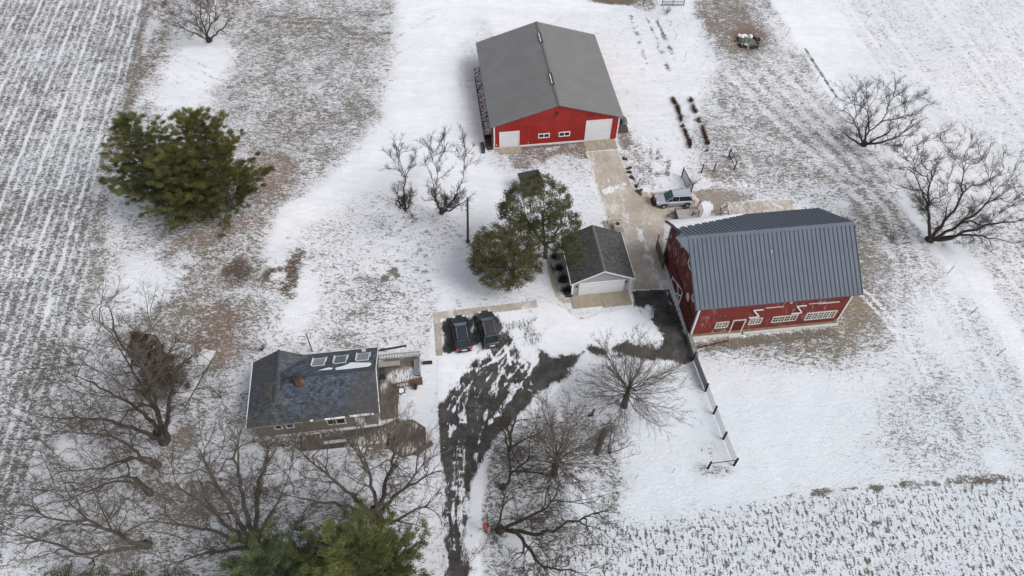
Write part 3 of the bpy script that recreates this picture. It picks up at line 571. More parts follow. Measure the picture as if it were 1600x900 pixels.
# gravel strip with board edging along the left eave
gs = MB(); gs.box(-1.0, -0.14, 2.4, sL - 0.5, -0.05, 0.05); g_ = gs.build('gravel_strip', gravel_m, None, loc=SH.location, rz=0.142); tag(g_, kind='structure')
ed = MB(); ed.box(-1.10, -1.01, 0.2, sL - 3.0, 0, 0.22); ed.box(-1.0, -0.1, 2.2, 2.3, 0, 0.5); tag(ed.build('garden_edging', dark_wood, None, loc=SH.location, rz=0.142), 'long dark timber edging beside the left wall of the machine shed', 'edging')
mb_ = MB(); mb_.box(-0.95, -0.2, -0.3, 2.1, 0, 0.12); tag(mb_.build('step_slab', rust_m, None, loc=SH.location, rz=0.142), 'brown timber landing at the left front corner of the machine shed', 'landing')
mb_ = MB(); mb_.tube((-1.5, -0.9, .25), (-1.55, 1.0, .25), 0.22); mb_.tube((-1.3, -0.6, .5), (-1.35, .8, .5), .06); tag(mb_.build('downspout_barrel', steel_dark, None, loc=SH.location, rz=0.142), 'dark drum lying on snow left of the machine shed corner', 'drum')
# lean-to store on the right wall
ls = thing('wood_store', (SH.location.x + 17.15 * math.cos(.142) - 1.2 * math.sin(.142), SH.location.y + 17.15 * math.sin(.142) + 1.2 * math.cos(.142), 0), 0.142, 'grey metal box and timber stack against the right wall of the machine shed', 'store')
MB().box(0, 0.85, 1.6, 3.0, 0, 1.5).build('cabinet', steel_grey, ls, bevel=.04); MB().box(0.1, .95, 1.2, 1.58, 0, 1.1).build('door', steel_dark, ls)
s_ = MB(); 
for k in range(6): s_.box(0.05, 1.5, -0.2 + k * 0.2, -0.06 + k * .2, 0.0, 0.3 + (k % 3) * .12)
s_.build('timber_stack', old_wood, ls); s_ = MB(); s_.hexa([(1.0, 1.5, 1.0), (1.75, 1.3, .2), (1.8, 2.6, .2), (1.0, 2.8, 1.0)], [(1.02, 1.5, 1.06), (1.8, 1.3, .25), (1.85, 2.6, .25), (1.02, 2.8, 1.06)]); s_.build('cover_board', old_wood, ls)
vb = thing('wall_vent', (SH.location.x + 16.8 * math.cos(.142) - 8.6 * math.sin(.142), SH.location.y + 16.8 * math.sin(.142) + 8.6 * math.cos(.142), 0), .142, 'small dark heater outlet beside the right eave of the machine shed', 'vent')
MB().box(0.3, 1.0, 0, 1.1, 0, 1.3).build('housing', steel_dark, vb, bevel=.05); MB().box(0.45, 1.5, 0.3, .7, .9, 1.1).build('pipe', steel_grey, vb)
# ---------------------------------------------------------------- GARAGE
gw, gL, ghw, ghr = 6.582, 6.312, 2.554, 4.182
GA = thing('garage', (6.774, 49.686, 0), 0.140, 'small pale grey garage with charcoal shingle roof and one wide white door', 'garage')
MB().prism([(0, -0.2), (gw, -0.2), (gw, ghw), (gw / 2, ghr), (0, ghw)], 0.0, 0.12).build('wall', garage_side, GA); MB().prism([(0, -0.2), (gw, -0.2), (gw, ghw), (gw / 2, ghr), (0, ghw)], gL - .12, gL).build('wall', garage_side, GA)
MB().box(0, .12, .12, gL - .12, -.2, ghw).build('wall', garage_side, GA); MB().box(gw - .12, gw, .12, gL - .12, -.2, ghw).build('wall', garage_side, GA)
grf = gable_roof(gw, gL, ghw, ghr, 0.3, 0.3, 0.1).build('roof', garage_roof_m, GA); gsl = (ghr - ghw) / (gw / 2)
for s_ in (0, 1):
    t = MB(); xa, xb = (-0.32, gw / 2) if s_ == 0 else (gw + 0.32, gw / 2); za = ghw - gsl * 0.32
    t.add([(xa, -.34, za - .1), (xb, -.34, ghr - .1), (xb, -.34, ghr + .085), (xa, -.34, za + .085), (xa, -.305, za - .1), (xb, -.305, ghr - .1), (xb, -.305, ghr + .085), (xa, -.305, za + .085)], [(0, 1, 2, 3), (7, 6, 5, 4), (0, 4, 5, 1), (3, 2, 6, 7), (0, 3, 7, 4), (1, 5, 6, 2)]); t.build('fascia', white_trim, grf)
MB().box(-.36, -.305, -.3, gL + .3, ghw - .16, ghw - .03).build('gutter', white_trim, grf); MB().box(gw + .305, gw + .36, -.3, gL + .3, ghw - .16, ghw - .03).build('gutter', white_trim, grf)
MB().prism([(gw / 2 - .16, ghr + .03), (gw / 2, ghr + .13), (gw / 2 + .16, ghr + .03)], -.3, gL + .3).build('ridge_cap', simple('warm_ridge', (0.15, .14, .125), .9, .2), grf)
for a_, b_ in ((-.04, .1), (gw - .1, gw + .04)): MB().box(a_, b_, -.04, 0, 0, ghw - .1).build('corner_trim', white_trim, GA)
for a_, b_ in ((-.12, -.045), (gw + .045, gw + .12)): MB().box(a_, b_, -.1, -.02, 0, ghw - .1).build('downpipe', white_trim, GA)
odoor(GA, 0.80, 5.78, 2.05, 4)
MB().box(6.02, 6.16, -.16, 0, 1.6, 1.85).build('wall_lamp', steel_dark, GA); MB().box(.35, .48, -.16, 0, 1.6, 1.85).build('wall_lamp', steel_dark, GA)
ap = MB(); ap.box(-.2, 3.2, -1.85, -.06, -.05, .05); ap.box(3.24, 6.55, -2.05, -.06, -.05, .05); ap.build('concrete_apron', slab_m, None, loc=GA.location, rz=.14)['kind'] = 'structure'
acp = MB(); acp.box(5.9, 8.1, 8.8, 10.9, -.05, .12); acp.build('concrete_pad', slab_m, None, loc=GA.location, rz=.14)['kind'] = 'structure'
ca, sa = math.cos(.14), math.sin(.14)
def gl(x, y, z=0): return (6.774 + x * ca - y * sa, 49.686 + x * sa + y * ca, z)
acu = thing('heat_pump', gl(7.3, 9.5, .12), .14, 'pale square heat pump with black round fan on a pad behind the garage', 'heat pump')
MB().box(-.45, .45, -.45, .45, 0, .75).build('casing', simple('pale_casing', (.42, .41, .38), .5, .1), acu, bevel=.05); MB().tube((0.0, 0, .75), (0.0, 0, .77), .3, n=20).build('fan_grille', steel_dark, acu)
mb_ = MB(); mb_.tube((0, 0, 0), (0, 0, 1.1), .035); mb_.tube((0, 0, 1.1), (.25, 0, 1.2), .03); tag(mb_.build('hydrant', rust_m, None, loc=gl(6.3, 10.4, .12)), 'thin brown yard hydrant standing on the pad behind the garage', 'hydrant')
# ---------------------------------------------------------------- RED BARN
bw, bD, bhw, bhr = 16.559, 11.643, 5.907, 9.837
BA = thing('red_barn', (19.365, 44.225, 0), 0.132, 'weathered red timber barn with steep blue grey standing seam roof', 'barn')
bsl = (bhr - bhw) / (bD / 2)
MB().box(0, bw, 0, .15, .55, bhw).build('wall', red_wood, BA)
MB().box(0, bw, bD - .15, bD, .55, bhw).build('wall', red_wood, BA)
gp_ = [(0.15, .0), (bD - .15, .0), (bD - .15, bhw + .15 * bsl), (bD / 2, bhr), (.15, bhw + .15 * bsl)]
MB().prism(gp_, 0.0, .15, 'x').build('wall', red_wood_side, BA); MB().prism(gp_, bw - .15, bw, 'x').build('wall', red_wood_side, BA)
MB().box(-.02, bw + .02, -.06, .14, -.3, .55).build('foundation', stone_m, BA)
MB().box(-.1, 4.15, -.42, -.08, .0, .22).build('ledge', white_old, BA); MB().box(5.9, bw + .15, -.35, -.08, .0, .2).build('ledge', white_old, BA); MB().box(4.2, 5.7, -.6, -.1, .0, .16).build('door_step', white_old, BA)
t = MB(); t.box(-.05, .12, -.06, -.0, .5, bhw - .05); t.box(-.05, 0, 0, .15, .3, bhw); t.build('corner_trim', white_trim, BA)
t = MB(); t.box(bw - .12, bw + .05, -.06, 0, .5, bhw - .05); t.box(bw, bw + .05, 0, .15, .3, bhw); t.build('corner_trim', white_trim, BA)
MB().box(-.05, -0.002, bD - .16, bD + .02, 0, bhw - .1).build('corner_trim', white_trim, BA)
ov, oe = .45, .65
brf = gable_roof(bD, bw, bhw, bhr, ov, oe, .14, 'x').build('roof', barn_roof, BA)
sm_ = MB()
n_s = 38
for i in range(n_s + 1):
    x = -oe + .04 + (bw + 2 * oe - .08) * i / n_s
    for ya, yb in ((-ov, bD / 2), (bD + ov, bD / 2)):
        za = bhw - bsl * ov + .14; zb = bhr + .14
        sm_.add([(x - .028, ya, za - .01), (x + .028, ya, za - .01), (x + .028, yb, zb - .01), (x - .028, yb, zb - .01), (x - .02, ya, za + .07), (x + .02, ya, za + .07), (x + .02, yb, zb + .07), (x - .02, yb, zb + .07)], [(4, 5, 6, 7), (0, 1, 5, 4), (3, 7, 6, 2), (0, 4, 7, 3), (1, 2, 6, 5)])
sm_.build('standing_seam', barn_seam, brf)['kind'] = 'stuff'
MB().prism([(bD / 2 - .3, bhr - .02), (bD / 2, bhr + .25), (bD / 2 + .3, bhr - .02)], -oe - .02, bw + oe + .02, 'x').build('ridge_cap', barn_roof, brf)
for x in (-oe - .04, bw + oe + .01):
    for ya in (-ov, bD + ov):
        za = bhw - bsl * ov; r_ = MB()
        r_.add([(x, ya, za - .06), (x, bD / 2, bhr - .06), (x, bD / 2, bhr + .19), (x, ya, za + .19), (x + .03, ya, za - .06), (x + .03, bD / 2, bhr - .06), (x + .03, bD / 2, bhr + .19), (x + .03, ya, za + .19)], [(0, 1, 2, 3), (7, 6, 5, 4), (0, 4, 5, 1), (3, 2, 6, 7), (0, 3, 7, 4)])
        r_.build('rake_trim', barn_roof, brf)
# hay hood at the west peak
hd = MB(); yb_ = 1.5; zb_ = bhr - bsl * yb_
hd.add([(-oe - .03, bD / 2 - yb_, zb_ + .03), (-oe - 1.3, bD / 2, bhr + .03), (-oe - .03, bD / 2, bhr + .03), (-oe - .03, bD / 2 - yb_, zb_ + .17), (-oe - 1.3, bD / 2, bhr + .17), (-oe - .03, bD / 2, bhr + .17), (-oe - .03, bD / 2 + yb_, zb_ + .03), (-oe - .03, bD / 2 + yb_, zb_ + .17)],
       [(0, 2, 1), (3, 4, 5), (0, 1, 4, 3), (6, 1, 2), (7, 5, 4), (6, 7, 4, 1), (0, 3, 5, 2), (6, 2, 5, 7)])
hd.build('hay_hood', barn_roof, brf)
# drift of snow lying along the far eave
sn = MB(); pts = []; nseg = 30; xs_ = [(-oe + .1) + (9.2) * i / nseg for i in range(nseg + 1)]
for i, x in enumerate(xs_):
    wd = (3.1 * (1 - (i / nseg)) ** .9 + .02) * (1 + .12 * math.sin(i * 2.1)); y0 = bD + ov - .05; y1 = y0 - wd
    zf = lambda y: bhr - bsl * (y - bD / 2) + .14
    pts += [(x, y0, zf(y0) + .02), (x, y0 - .1, zf(y0 - .1) + .14), (x, y1 + wd * .3, zf(y1 + wd * .3) + .13), (x, y1, zf(y1) + .02)]
sn.add(pts, [(i * 4 + j, i * 4 + j + 1, i * 4 + j + 5, i * 4 + j + 4) for i in range(nseg) for j in range(3)]); sn.build('snow_drift', snow_m, brf, smooth=True)
MB().tube((7.9, bD / 2 - 2.0, bhr - bsl * 2.0 + .1), (7.9, bD / 2 - 2.0, bhr - bsl * 2 + .45), .06).build('vent_pipe', white_trim, brf)
window(BA, 2.40, 3.85, 1.33, 2.45, 0, cols=2, rows_=3, fr=.13, mat=white_old, bars=.06)
window(BA, 6.10, 7.55, 1.42, 2.53, 0, cols=2, rows_=3, fr=.13, mat=white_old, bars=.06)
window(BA, 8.67, 11.47, 1.40, 2.48, 0, cols=4, rows_=2, fr=.12, mat=white_old, bars=.05)
window(BA, 12.42, 15.86, 1.25, 2.6, 0, cols=5, rows_=3, fr=.15, mat=white_old, bars=.07)
d = MB(); d.box(4.4, 5.55, -.03, -.004, .3, 2.42); d = d.build('door', simple('dark_red_door', (.11, .012, .012), .6, .2), BA)
t = MB(); t.box(4.25, 4.39, -.08, -.005, .2, 2.56); t.box(5.56, 5.7, -.08, -.005, .2, 2.56); t.box(4.39, 5.56, -.08, -.005, 2.43, 2.56); t.build('door_frame', white_old, d)
for x0 in (5.93, 11.0 - .35):   # white Z shaped stays above the windows
    z = MB(); x = x0
    z.bar((x + .05, -.1, 4.15), (x + 1.15, -.1, 4.15), .07, .12); z.bar((x + .15, -.1, 4.1), (x + 1.0, -.1, 2.95), .07, .12); z.bar((x - .1, -.1, 2.86), (x + 1.0, -.1, 2.86), .07, .14); z.build('window_stay', white_trim, BA)
    z = MB(); z.box(x + 1.35, x + 3.3, -.1, -.005, 4.3, 4.34); z.build('track_rail', white_old, BA)
z = MB(); z.box(13.2, 15.4, -.13, -.005, 4.2, 4.27); z.build('track_rail', white_old, BA)
z = MB(); z.tube((9.9, -.05, 4.85), (9.9, 0, 4.85), .16); z.build('wall_lamp', white_old, BA)
# gable side: sliding door with white cross braces, oval sign, loft windows
dd = MB(); dd.box(-.07, -.004, .7, 4.25, .15, 2.7); sd_ = dd.build('sliding_door', simple('dull_red_door', (.12, .018, .016), .75, .25, 2), BA)
z = MB(); z.box(-.2, -.075, .4, 8.0, 2.72, 2.8); z.build('track_rail', rust_m, BA)
d2 = MB(); d2.box(-.06, -.004, 4.3, 7.7, .15, 2.66); d2 = d2.build('sliding_door', red_wood_side, BA)
z = MB()
for a, b_ in (((4.35, .2), (4.35, 2.6)), ((7.6, .2), (7.6, 1.2)), ((4.4, 2.6), (7.6, 1.0)), ((4.4, .25), (6.0, 1.75)), ((4.4, 1.7), (5.9, .3)), ((4.35, .2), (7.6, .2))):
    z.bar((-.09, a[0], a[1]), (-.09, b_[0], b_[1]), .05, .15)
z.build('cross_brace', white_trim, d2)
z = MB(); k = 20; z.add([(-.06, 3.1 + .42 * math.cos(2 * math.pi * i / k), 3.2 + .6 * math.sin(2 * math.pi * i / k)) for i in range(k)] + [(-.004, 3.1 + .42 * math.cos(2 * math.pi * i / k), 3.2 + .6 * math.sin(2 * math.pi * i / k)) for i in range(k)], [tuple(range(k))] + [(i, (i + 1) % k, k + (i + 1) % k, k + i) for i in range(k)]); z.build('oval_plaque', white_old, BA)
window(BA, 7.6, 8.5, 6.1, 7.2, 0, cols=1, fr=.14, axis='side'); window(BA, 4.3, 5.3, 6.3, 7.6, 0, cols=1, fr=.16, axis='side')
window(BA, 1.6, 2.2, 4.2, 5.2, 0, cols=1, fr=.14, axis='side')
z = MB(); z.tube((-.3, 12.1 - .6, 3.2), (0, 12.1 - .6, 3.3), .05); z.build('wall_lamp', steel_dark, BA)
def bl(x, y, z=0): a = .132; return (19.365 + x * math.cos(a) - y * math.sin(a), 44.225 + x * math.sin(a) + y * math.cos(a), z)
dp = thing('stock_panel', bl(-.55, 9.8), .132, 'dark open gate panel leaning by the rear corner of the red barn', 'gate panel')
z = MB(); z.bar((0, 0, .1), (0, 3.2, .1), .06); z.bar((0, 0, 1.5), (0, 3.2, 1.5), .06); z.bar((0, 0, .1), (0, 0, 2.4), .1); z.bar((0, 3.2, .1), (0, 3.2, 2.4), .1); z.build('frame', steel_dark, dp)
z = MB(); z.box(-.03, .03, .08, 3.1, .15, 1.45); z.build('sheet', simple('grey_green_sheet', (.12, .125, .12), .7, .3), dp)
pl = MB(); pl.bar((.2, -1.5, .1), (4.0, -.95, .1), .1, .12); tag(pl.build('fallen_board', simple('dark_red_board', (.13, .02, .02), .7, .2), None, loc=BA.location, rz=.132), 'dark red board lying in the snow along the front of the barn', 'board')
# ---------------------------------------------------------------- HOUSE
HO = thing('house', (-24.85, 31.15, 0), .142, 'single storey house with dark blue grey shingle roof and three skylights', 'house')
ha, hb = math.cos(.142), math.sin(.142)
def hl(x, y, z=0): return (-24.85 + x * ha - y * hb, 31.15 + x * hb + y * ha, z)
w_ = MB(); w_.box(.45, 12.0, .5, 7.2, -.2, 2.85); w_.build('wall', cream, HO)
hz, hr_ = 3.0, 5.15
R1 = MB()
R1.add([(1.0, 0, hz), (12.45, 0, hz), (12.45, 7.6, hz), (1.0, 7.6, hz), (4.2, 3.75, hr_), (12.45, 3.75, hr_), (1.0, 0, hz - .16), (12.45, 0, hz - .16), (12.45, 7.6, hz - .16), (1.0, 7.6, hz - .16)],
       [(0, 1, 5, 4), (2, 3, 4, 5), (3, 0, 4), (0, 6, 7, 1), (2, 8, 9, 3), (3, 9, 6, 0), (1, 7, 8, 2), (6, 9, 8, 7), (1, 2, 5)])
hr2 = 4.75
R1.add([(0, .01, hz), (5.9, .01, hz), (5.9, 7.3, hz), (0, 7.3, hz), (2.95, 1.35, hr2), (2.95, 7.3, hr2), (0, .01, hz - .16), (5.9, .01, hz - .16), (5.9, 7.3, hz - .16), (0, 7.3, hz - .16)],
       [(0, 1, 4), (1, 2, 5, 4), (3, 0, 4, 5), (2, 3, 5), (0, 6, 7, 1), (1, 7, 8, 2), (2, 8, 9, 3), (3, 9, 6, 0), (6, 9, 8, 7)])
hrf = R1.build('roof', house_roof_m, HO)
rg = MB(); rg.bar((3.9, 3.75, hr_ + .02), (12.45, 3.75, hr_ + .02), .22, .06); rg.bar((2.95, 1.35, hr2 + .02), (2.95, 7.3, hr2 + .02), .22, .06); rg.build('ridge_cap', simple('ridge_shingle', (.05, .058, .072), .9, .2), hrf)
t = MB(); g2 = (hr_ - hz) / 3.75
for ya, yb in ((0, 3.75), (7.6, 3.8)):
    t.add([(12.455, ya, hz - .12), (12.455, yb, hr_ - .12), (12.455, yb, hr_ + .03), (12.455, ya, hz + .03), (12.51, ya, hz - .12), (12.51, yb, hr_ - .12), (12.51, yb, hr_ + .03), (12.51, ya, hz + .03)], [(0, 1, 2, 3), (7, 6, 5, 4), (0, 4, 5, 1), (3, 2, 6, 7), (0, 3, 7, 4), (1, 5, 6, 2)])
t.build('fascia', white_trim, hrf); MB().box(-.08, -.004, 0, 7.3, hz - .16, hz + .02).build('fascia', white_trim, hrf); MB().box(6.0, 12.4, 7.605, 7.66, hz - .14, hz + .01).build('fascia', white_trim, hrf)
t = MB(); t.box(0, 12.4, -.1, -.004, hz - .15, hz - .01); t.build('gutter', cream, hrf)
MB().box(7.3, 9.2, -.12, .07, hz + .0, hz + .06).build('snow_edge', snow_m, hrf, bevel=.02); MB().box(9.6, 11.9, -.12, .1, hz + .0, hz + .08).build('snow_edge', snow_m, hrf, bevel=.02); MB().box(5.9, 6.2, -.12, .1, hz + .01, hz + .07).build('snow_edge', snow_m, hrf, bevel=.02)
g3 = lambda y: hr_ - (y - 3.75) * (hr_ - hz) / 3.85
for i, (x, y) in enumerate(((6.25, 5.25), (8.35, 5.3), (10.55, 5.35))):
    f = MB(); z0, z1 = g3(y), g3(y + 1.22)
    f.hexa([(x - .06, y - .06, z0 - .05), (x + 1.12, y - .06, z0 - .05), (x + 1.12, y + 1.3, z1 - .1), (x - .06, y + 1.3, z1 - .1)], [(x - .06, y - .06, z0 + .17), (x + 1.12, y - .06, z0 + .17), (x + 1.12, y + 1.3, z1 + .05), (x - .06, y + 1.3, z1 + .05)])
    so = f.build('skylight', white_trim, hrf)
    MB().hexa([(x, y, z0), (x + 1.06, y, z0), (x + 1.06, y + 1.22, z1), (x, y + 1.22, z1)], [(x, y, z0 + .2), (x + 1.06, y, z0 + .2), (x + 1.06, y + 1.22, z1 + .1), (x, y + 1.22, z1 + .1)]).build('pane', sky_glass if i != 1 else simple('skylight_glass_dark', (.07, .085, .1), .12, .15, 2), so)
    MB().bar((x - .13, y, z0 + .2), (x - .13, y + 1.35, z1 + .1), .1, .06).build('snow_cap', snow_m, so); MB().bar((x + 1.23, y + .4, z0), (x + 1.23, y + 1.3, z1 + .12), .08, .06).build('snow_cap', snow_m, so)
def roofsnow(outl):
    n = len(outl); v = [(x, y, g3(y) + .015) for x, y in outl]; cx = sum(p[0] for p in outl) / n; cy = sum(p[1] for p in outl) / n
    v += [(cx + (x - cx) * .93, cy + (y - cy) * .93, g3(cy + (y - cy) * .93) + .07) for x, y in outl]
    MB().add(v, [(i, (i + 1) % n, n + (i + 1) % n, n + i) for i in range(n)] + [tuple(range(n, 2 * n))]).build('roof_snow', snow_m, hrf)
roofsnow([(8.6, 4.15), (10.0, 4.1), (11.7, 4.15), (12.0, 4.45), (11.9, 4.8), (11.0, 4.95), (10.4, 5.1), (9.9, 5.2), (9.6, 4.9), (9.1, 4.65), (8.5, 4.5)])
roofsnow([(6.9, 4.35), (8.1, 4.3), (8.3, 4.5), (7.9, 4.7), (7.4, 4.55)])
ch = MB(); ch.box(4.9, 5.45, 2.9, 3.45, 4.3, 6.0); ch = ch.build('chimney', brick_m, hrf, bevel=.02); MB().box(4.82, 5.53, 2.82, 3.53, 6.0, 6.08).build('chimney_cap', steel_dark, ch); MB().tube((5.17, 3.17, 6.08), (5.17, 3.17, 6.3), .15).build('flue', steel_dark, ch)
MB().box(10.9, 11.3, 6.9, 7.0, 3.4, 3.75).build('roof_vent', white_trim, hrf)
window(HO, 2.2, 3.0, 1.2, 2.3, .5, cols=1, fr=.12); window(HO, 3.3, 4.1, 1.2, 2.3, .5, cols=1, fr=.12)
window(HO, 7.2, 9.0, .9, 2.3, .5, cols=2, fr=.1)
d = MB(); d.box(9.9, 10.8, .44, .49, .2, 2.3); d.build('door', white_trim, HO)
ra = MB()
for x in (-1.6, -.4): ra.tube((x, 5.0, 0), (x, 5.0, .95), .04)
ra.tube((-1.6, 5.0, .95), (.2, 5.0, .95), .045); ra.tube((-.2, 5, 0), (-.2, 5, .95), .04); tag(ra.build('handrail', steel_dark, None, loc=HO.location, rz=.142), 'short dark handrail beside the left wall of the house', 'handrail')
# ================================================================ DECKS AND GARDEN
def polyprism(pts, z0, z1):
    n = len(pts); return MB().add([(x, y, z0) for x, y in pts] + [(x, y, z1) for x, y in pts], [tuple(range(n - 1, -1, -1)), tuple(range(n, 2 * n))] + [(i, (i + 1) % n, n + (i + 1) % n, n + i) for i in range(n)])
def rel(o, p): # world -> local of a thing with z rotation
    v = Vector(p) - o.location; a = -o.rotation_euler.z; return (v.x * math.cos(a) - v.y * math.sin(a), v.x * math.sin(a) + v.y * math.cos(a), v.z)
def railing(par, p, q, h=0.95, step=0.28, mat=rail_wood, z0=0.5):
    p = Vector(p); q = Vector(q); L = (q - p).length; n = max(2, int(L / step)); b = MB(); up = Vector((0, 0, h))
    b.bar(p + up, q + up, .12, .06); b.bar(p + up * .12, q + up * .12, .06, .06)
    for i in range(n + 1):
        c = p.lerp(q, i / n); w = .09 if i in (0, n) else .045; b.bar(c, c + up * (1.05 if i in (0, n) else .98), w)
    return b.build('railing', mat, par)
DZ = 0.5
dk = thing('house_deck', G(625, 575), .142, 'weathered deck with railings beside the right wall of the house', 'deck')
def dl(px, py, z=DZ): return rel(dk, G(px, py, z))
def deckpoly(pts, z1=DZ): return polyprism([dl(*p, z1)[:2] for p in pts], z1 - .18, z1)
deckpoly([(592, 561), (656, 556), (657, 588), (640, 592), (624, 600), (622, 650), (597, 655)]).build('floor', deck_wood, dk)
def corner(px, py): return dl(px, py)
grw = simple('snow_greyed_rail', (.33, .30, .27), .85, .3, 6)
railing(dk, dl(592, 563), dl(656, 557), mat=grw); railing(dk, dl(656, 557), dl(657, 588), mat=grw, step=.5); railing(dk, dl(620, 607), dl(658, 600), mat=rail_wood); railing(dk, dl(621, 614), dl(622, 650), .8, .6, mat=old_wood)
for q in ((592, 561), (656, 556), (657, 588), (622, 650), (624, 600)): c = dl(*q, 0); MB().bar((c[0], c[1], -.1), (c[0], c[1], DZ - .18), .14).build('support_post', old_wood, dk)
st = MB(); a = dl(640, 590, .25); st.box(a[0], a[0] + 1.3, a[1] - .9, a[1] - .1, .1, .28); st.build('step', old_wood, dk)
def bench(name, px, py, rz, L, w, label, z=DZ, mat=None, h=.45):
    t = thing(name, G(px, py, z), rz, label, 'bench'); m_ = mat or grw
    MB().box(-L / 2, L / 2, -w / 2, w / 2, h - .08, h).build('seat', m_, t, bevel=.02)
    for s in (-1, 1): MB().box(s * (L / 2 - .2) - .05, s * (L / 2 - .2) + .05, -w / 2 + .05, w / 2 - .05, 0, h - .081).build('leg', old_wood, t)
    return t
bench('bench', 608, 572, .142, 2.3, .6, 'long snow covered bench against the upper rail of the house deck'); bench('bench', 651, 577, .142 + R(90), 1.9, .45, 'short grey bench along the right rail of the house deck', mat=steel_grey)
g = thing('barbecue_grill', G(597, 586, DZ), .142, 'black covered grill on the deck beside the house wall', 'grill')
MB().box(-.35, .35, -.55, .3, .0, .8).build('cart', steel_dark, g, bevel=.03); MB().prism([(-.55, .8), (-.5, 1.02), (-.2, 1.12), (.1, 1.08), (.3, .8)], -.33, .33, 'x').build('lid', steel_dark, g)
fp = thing('planter_ring', G(628, 614, 0), 0, 'round dark hoop standing by the lower corner of the deck rail', 'planter')
MB().torus((0, 0, .5), .36, .05).build('rim', steel_dark, fp); b = MB()
for k in range(4): b.tube((.3 * math.cos(k * 1.57), .3 * math.sin(k * 1.57), 0), (.34 * math.cos(k * 1.57), .34 * math.sin(k * 1.57), .5), .025)
b.build('legs', steel_dark, fp); MB().tube((0, 0, .3), (0, 0, .47), .31, n=16).build('soil', snow_m, fp)
pot = thing('potted_shrub', G(649, 607, 0), 0, 'small rust brown potted plant against the reddish deck rail', 'plant')
MB().tube((0, 0, 0), (0, 0, .4), .18, .26, 12).build('pot', rust_m, pot)
br_ = MB(); rr = random.Random(3)
for k in range(40):
    a = rr.uniform(0, 6.28); e = rr.uniform(.2, 1.3); L = rr.uniform(.3, .6); br_.tube((0, 0, .4), (L * math.cos(a) * math.cos(e), L * math.sin(a) * math.cos(e), .4 + L * math.sin(e)), .025, .01, 4)
br_.build('twigs', rail_wood, pot)
sd2 = thing('garden_deck', G(560, 680), .142, 'low brown board deck running along the front of the house', 'deck')
def d2l(px, py, z=.3): return rel(sd2, G(px, py, z))
polyprism([d2l(*p)[:2] for p in [(472, 681), (596, 665), (622, 654), (640, 660), (618, 672), (600, 692), (470, 704)]], .12, .3).build('floor', brown_deck, sd2)
railing(sd2, d2l(625, 662), d2l(646, 660), .6, .25, mat=grw)
st = MB()
for k in range(3): c = d2l(524, 690 + k * 3, .2 - k * .07); st.box(c[0] - 1.1, c[0] + 1.1, c[1] - .2, c[1] + .12, .0, .34 - k * .1)
st.build('steps', simple('snowy_step', (.5, .5, .52), .8, .3, 4), sd2)
oc = thing('octagonal_deck', G(637, 690), 0, 'brown octagonal deck at the right front corner of the house', 'deck')
op = [rel(oc, G(*p, .35))[:2] for p in [(621, 662), (645.5, 657), (664, 669), (665, 690), (651, 708), (628, 713), (610, 699), (608, 676)]]
polyprism(op, 0.05, .35).build('floor', brown_deck, oc)
rm = MB()
for i in range(8):
    a, b_ = Vector((*op[i], .37)), Vector((*op[(i + 1) % 8], .37)); rm.bar(a, b_, .14, .07)
rm.build('rim', rail_wood, oc)
bench('bench', 663, 703, R(40), 2.0, .5, 'grey bench at the lower right edge of the octagonal deck', z=0.1, mat=old_wood)
pt = MB(); pt.add([(x * .5, y * .5, .38) for x, y in [(-.9, 1.3), (1.8, 2.6), (2.2, 2.4), (.6, .9), (-.5, .2), (-2.2, -.2)]], [tuple(range(6))])
# other things near the house
wb = MB(); c = G(668, 568); wb.box(-.5, .5, -.12, .12, 0, .35); tag(wb.build('log', dark_wood, None, loc=c, rz=.1), 'short dark log lying in snow right of the house deck rail', 'log')
wb = MB(); wb.bar((-1.5, 0, .1), (1.6, .35, .1), .15); tag(wb.build('log', dark_wood, None, loc=G(612, 547), rz=.12), 'long thin dark branch lying behind the house deck', 'log')
fl_p = MB(); fl_p.tube((0, 0, 0), (.04, 0, 3.1), .07, .06, 8); fl_p.tube((.04, 0, 3.1), (.04, 0, 3.16), .1, .02, 8); tag(fl_p.build('garden_post', old_wood, None, loc=G(488, 549)), 'bare pale post standing behind the house roof', 'post')
sp = thing('septic_lid', G(302, 592), R(-12), 'pale snow covered slab with a round dark lid beside the bare trees', 'slab')
MB().box(-.75, .75, -2.2, 3.6, 0, .16).build('slab', simple('snowy_slab', (.6, .61, .63), .8, .15, 2), sp, bevel=.05); MB().tube((-.1, -.9, .16), (-.1, -.9, .22), .28, n=20).build('lid', steel_dark, sp); MB().box(.76, .85, -3.2, 2.6, 0, .12).build('edge_board', old_wood, sp)
ss = thing('small_shed', G(829, 298), .3, 'small dark roofed shed half hidden behind the tall pine', 'shed')
MB().box(-1.1, 1.1, -1.0, 1.0, 0, 1.7).build('wall', old_wood, ss); MB().hexa([(-1.4, -1.3, 1.7), (1.4, -1.3, 1.7), (1.4, 1.3, 2.1), (-1.4, 1.3, 2.1)], [(-1.4, -1.3, 1.8), (1.4, -1.3, 1.8), (1.4, 1.3, 2.2), (-1.4, 1.3, 2.2)]).build('roof', simple('dark_felt', (.05, .05, .052), .9, .3, 3), ss)
up = thing('utility_pole', G(731, 376), 0, 'tall lone grey wooden utility pole in the snowy lawn', 'pole')
MB().tube((0, 0, 0), (.25, 0, 7.2), .16, .11, 12).build('pole', simple('grey_green_pole', (.09, .1, .09), .8, .3, 4), up); b = MB(); b.box(.0, .12, -.2, .0, 5.9, 6.4); b.box(-.1, .3, -.06, .06, 5.2, 5.3); b.build('meter_box', steel_grey, up); b = MB(); b.tube((.02, -.15, 0), (.02, -.15, .25), .28, .2, 12); b.build('base_collar', steel_dark, up)
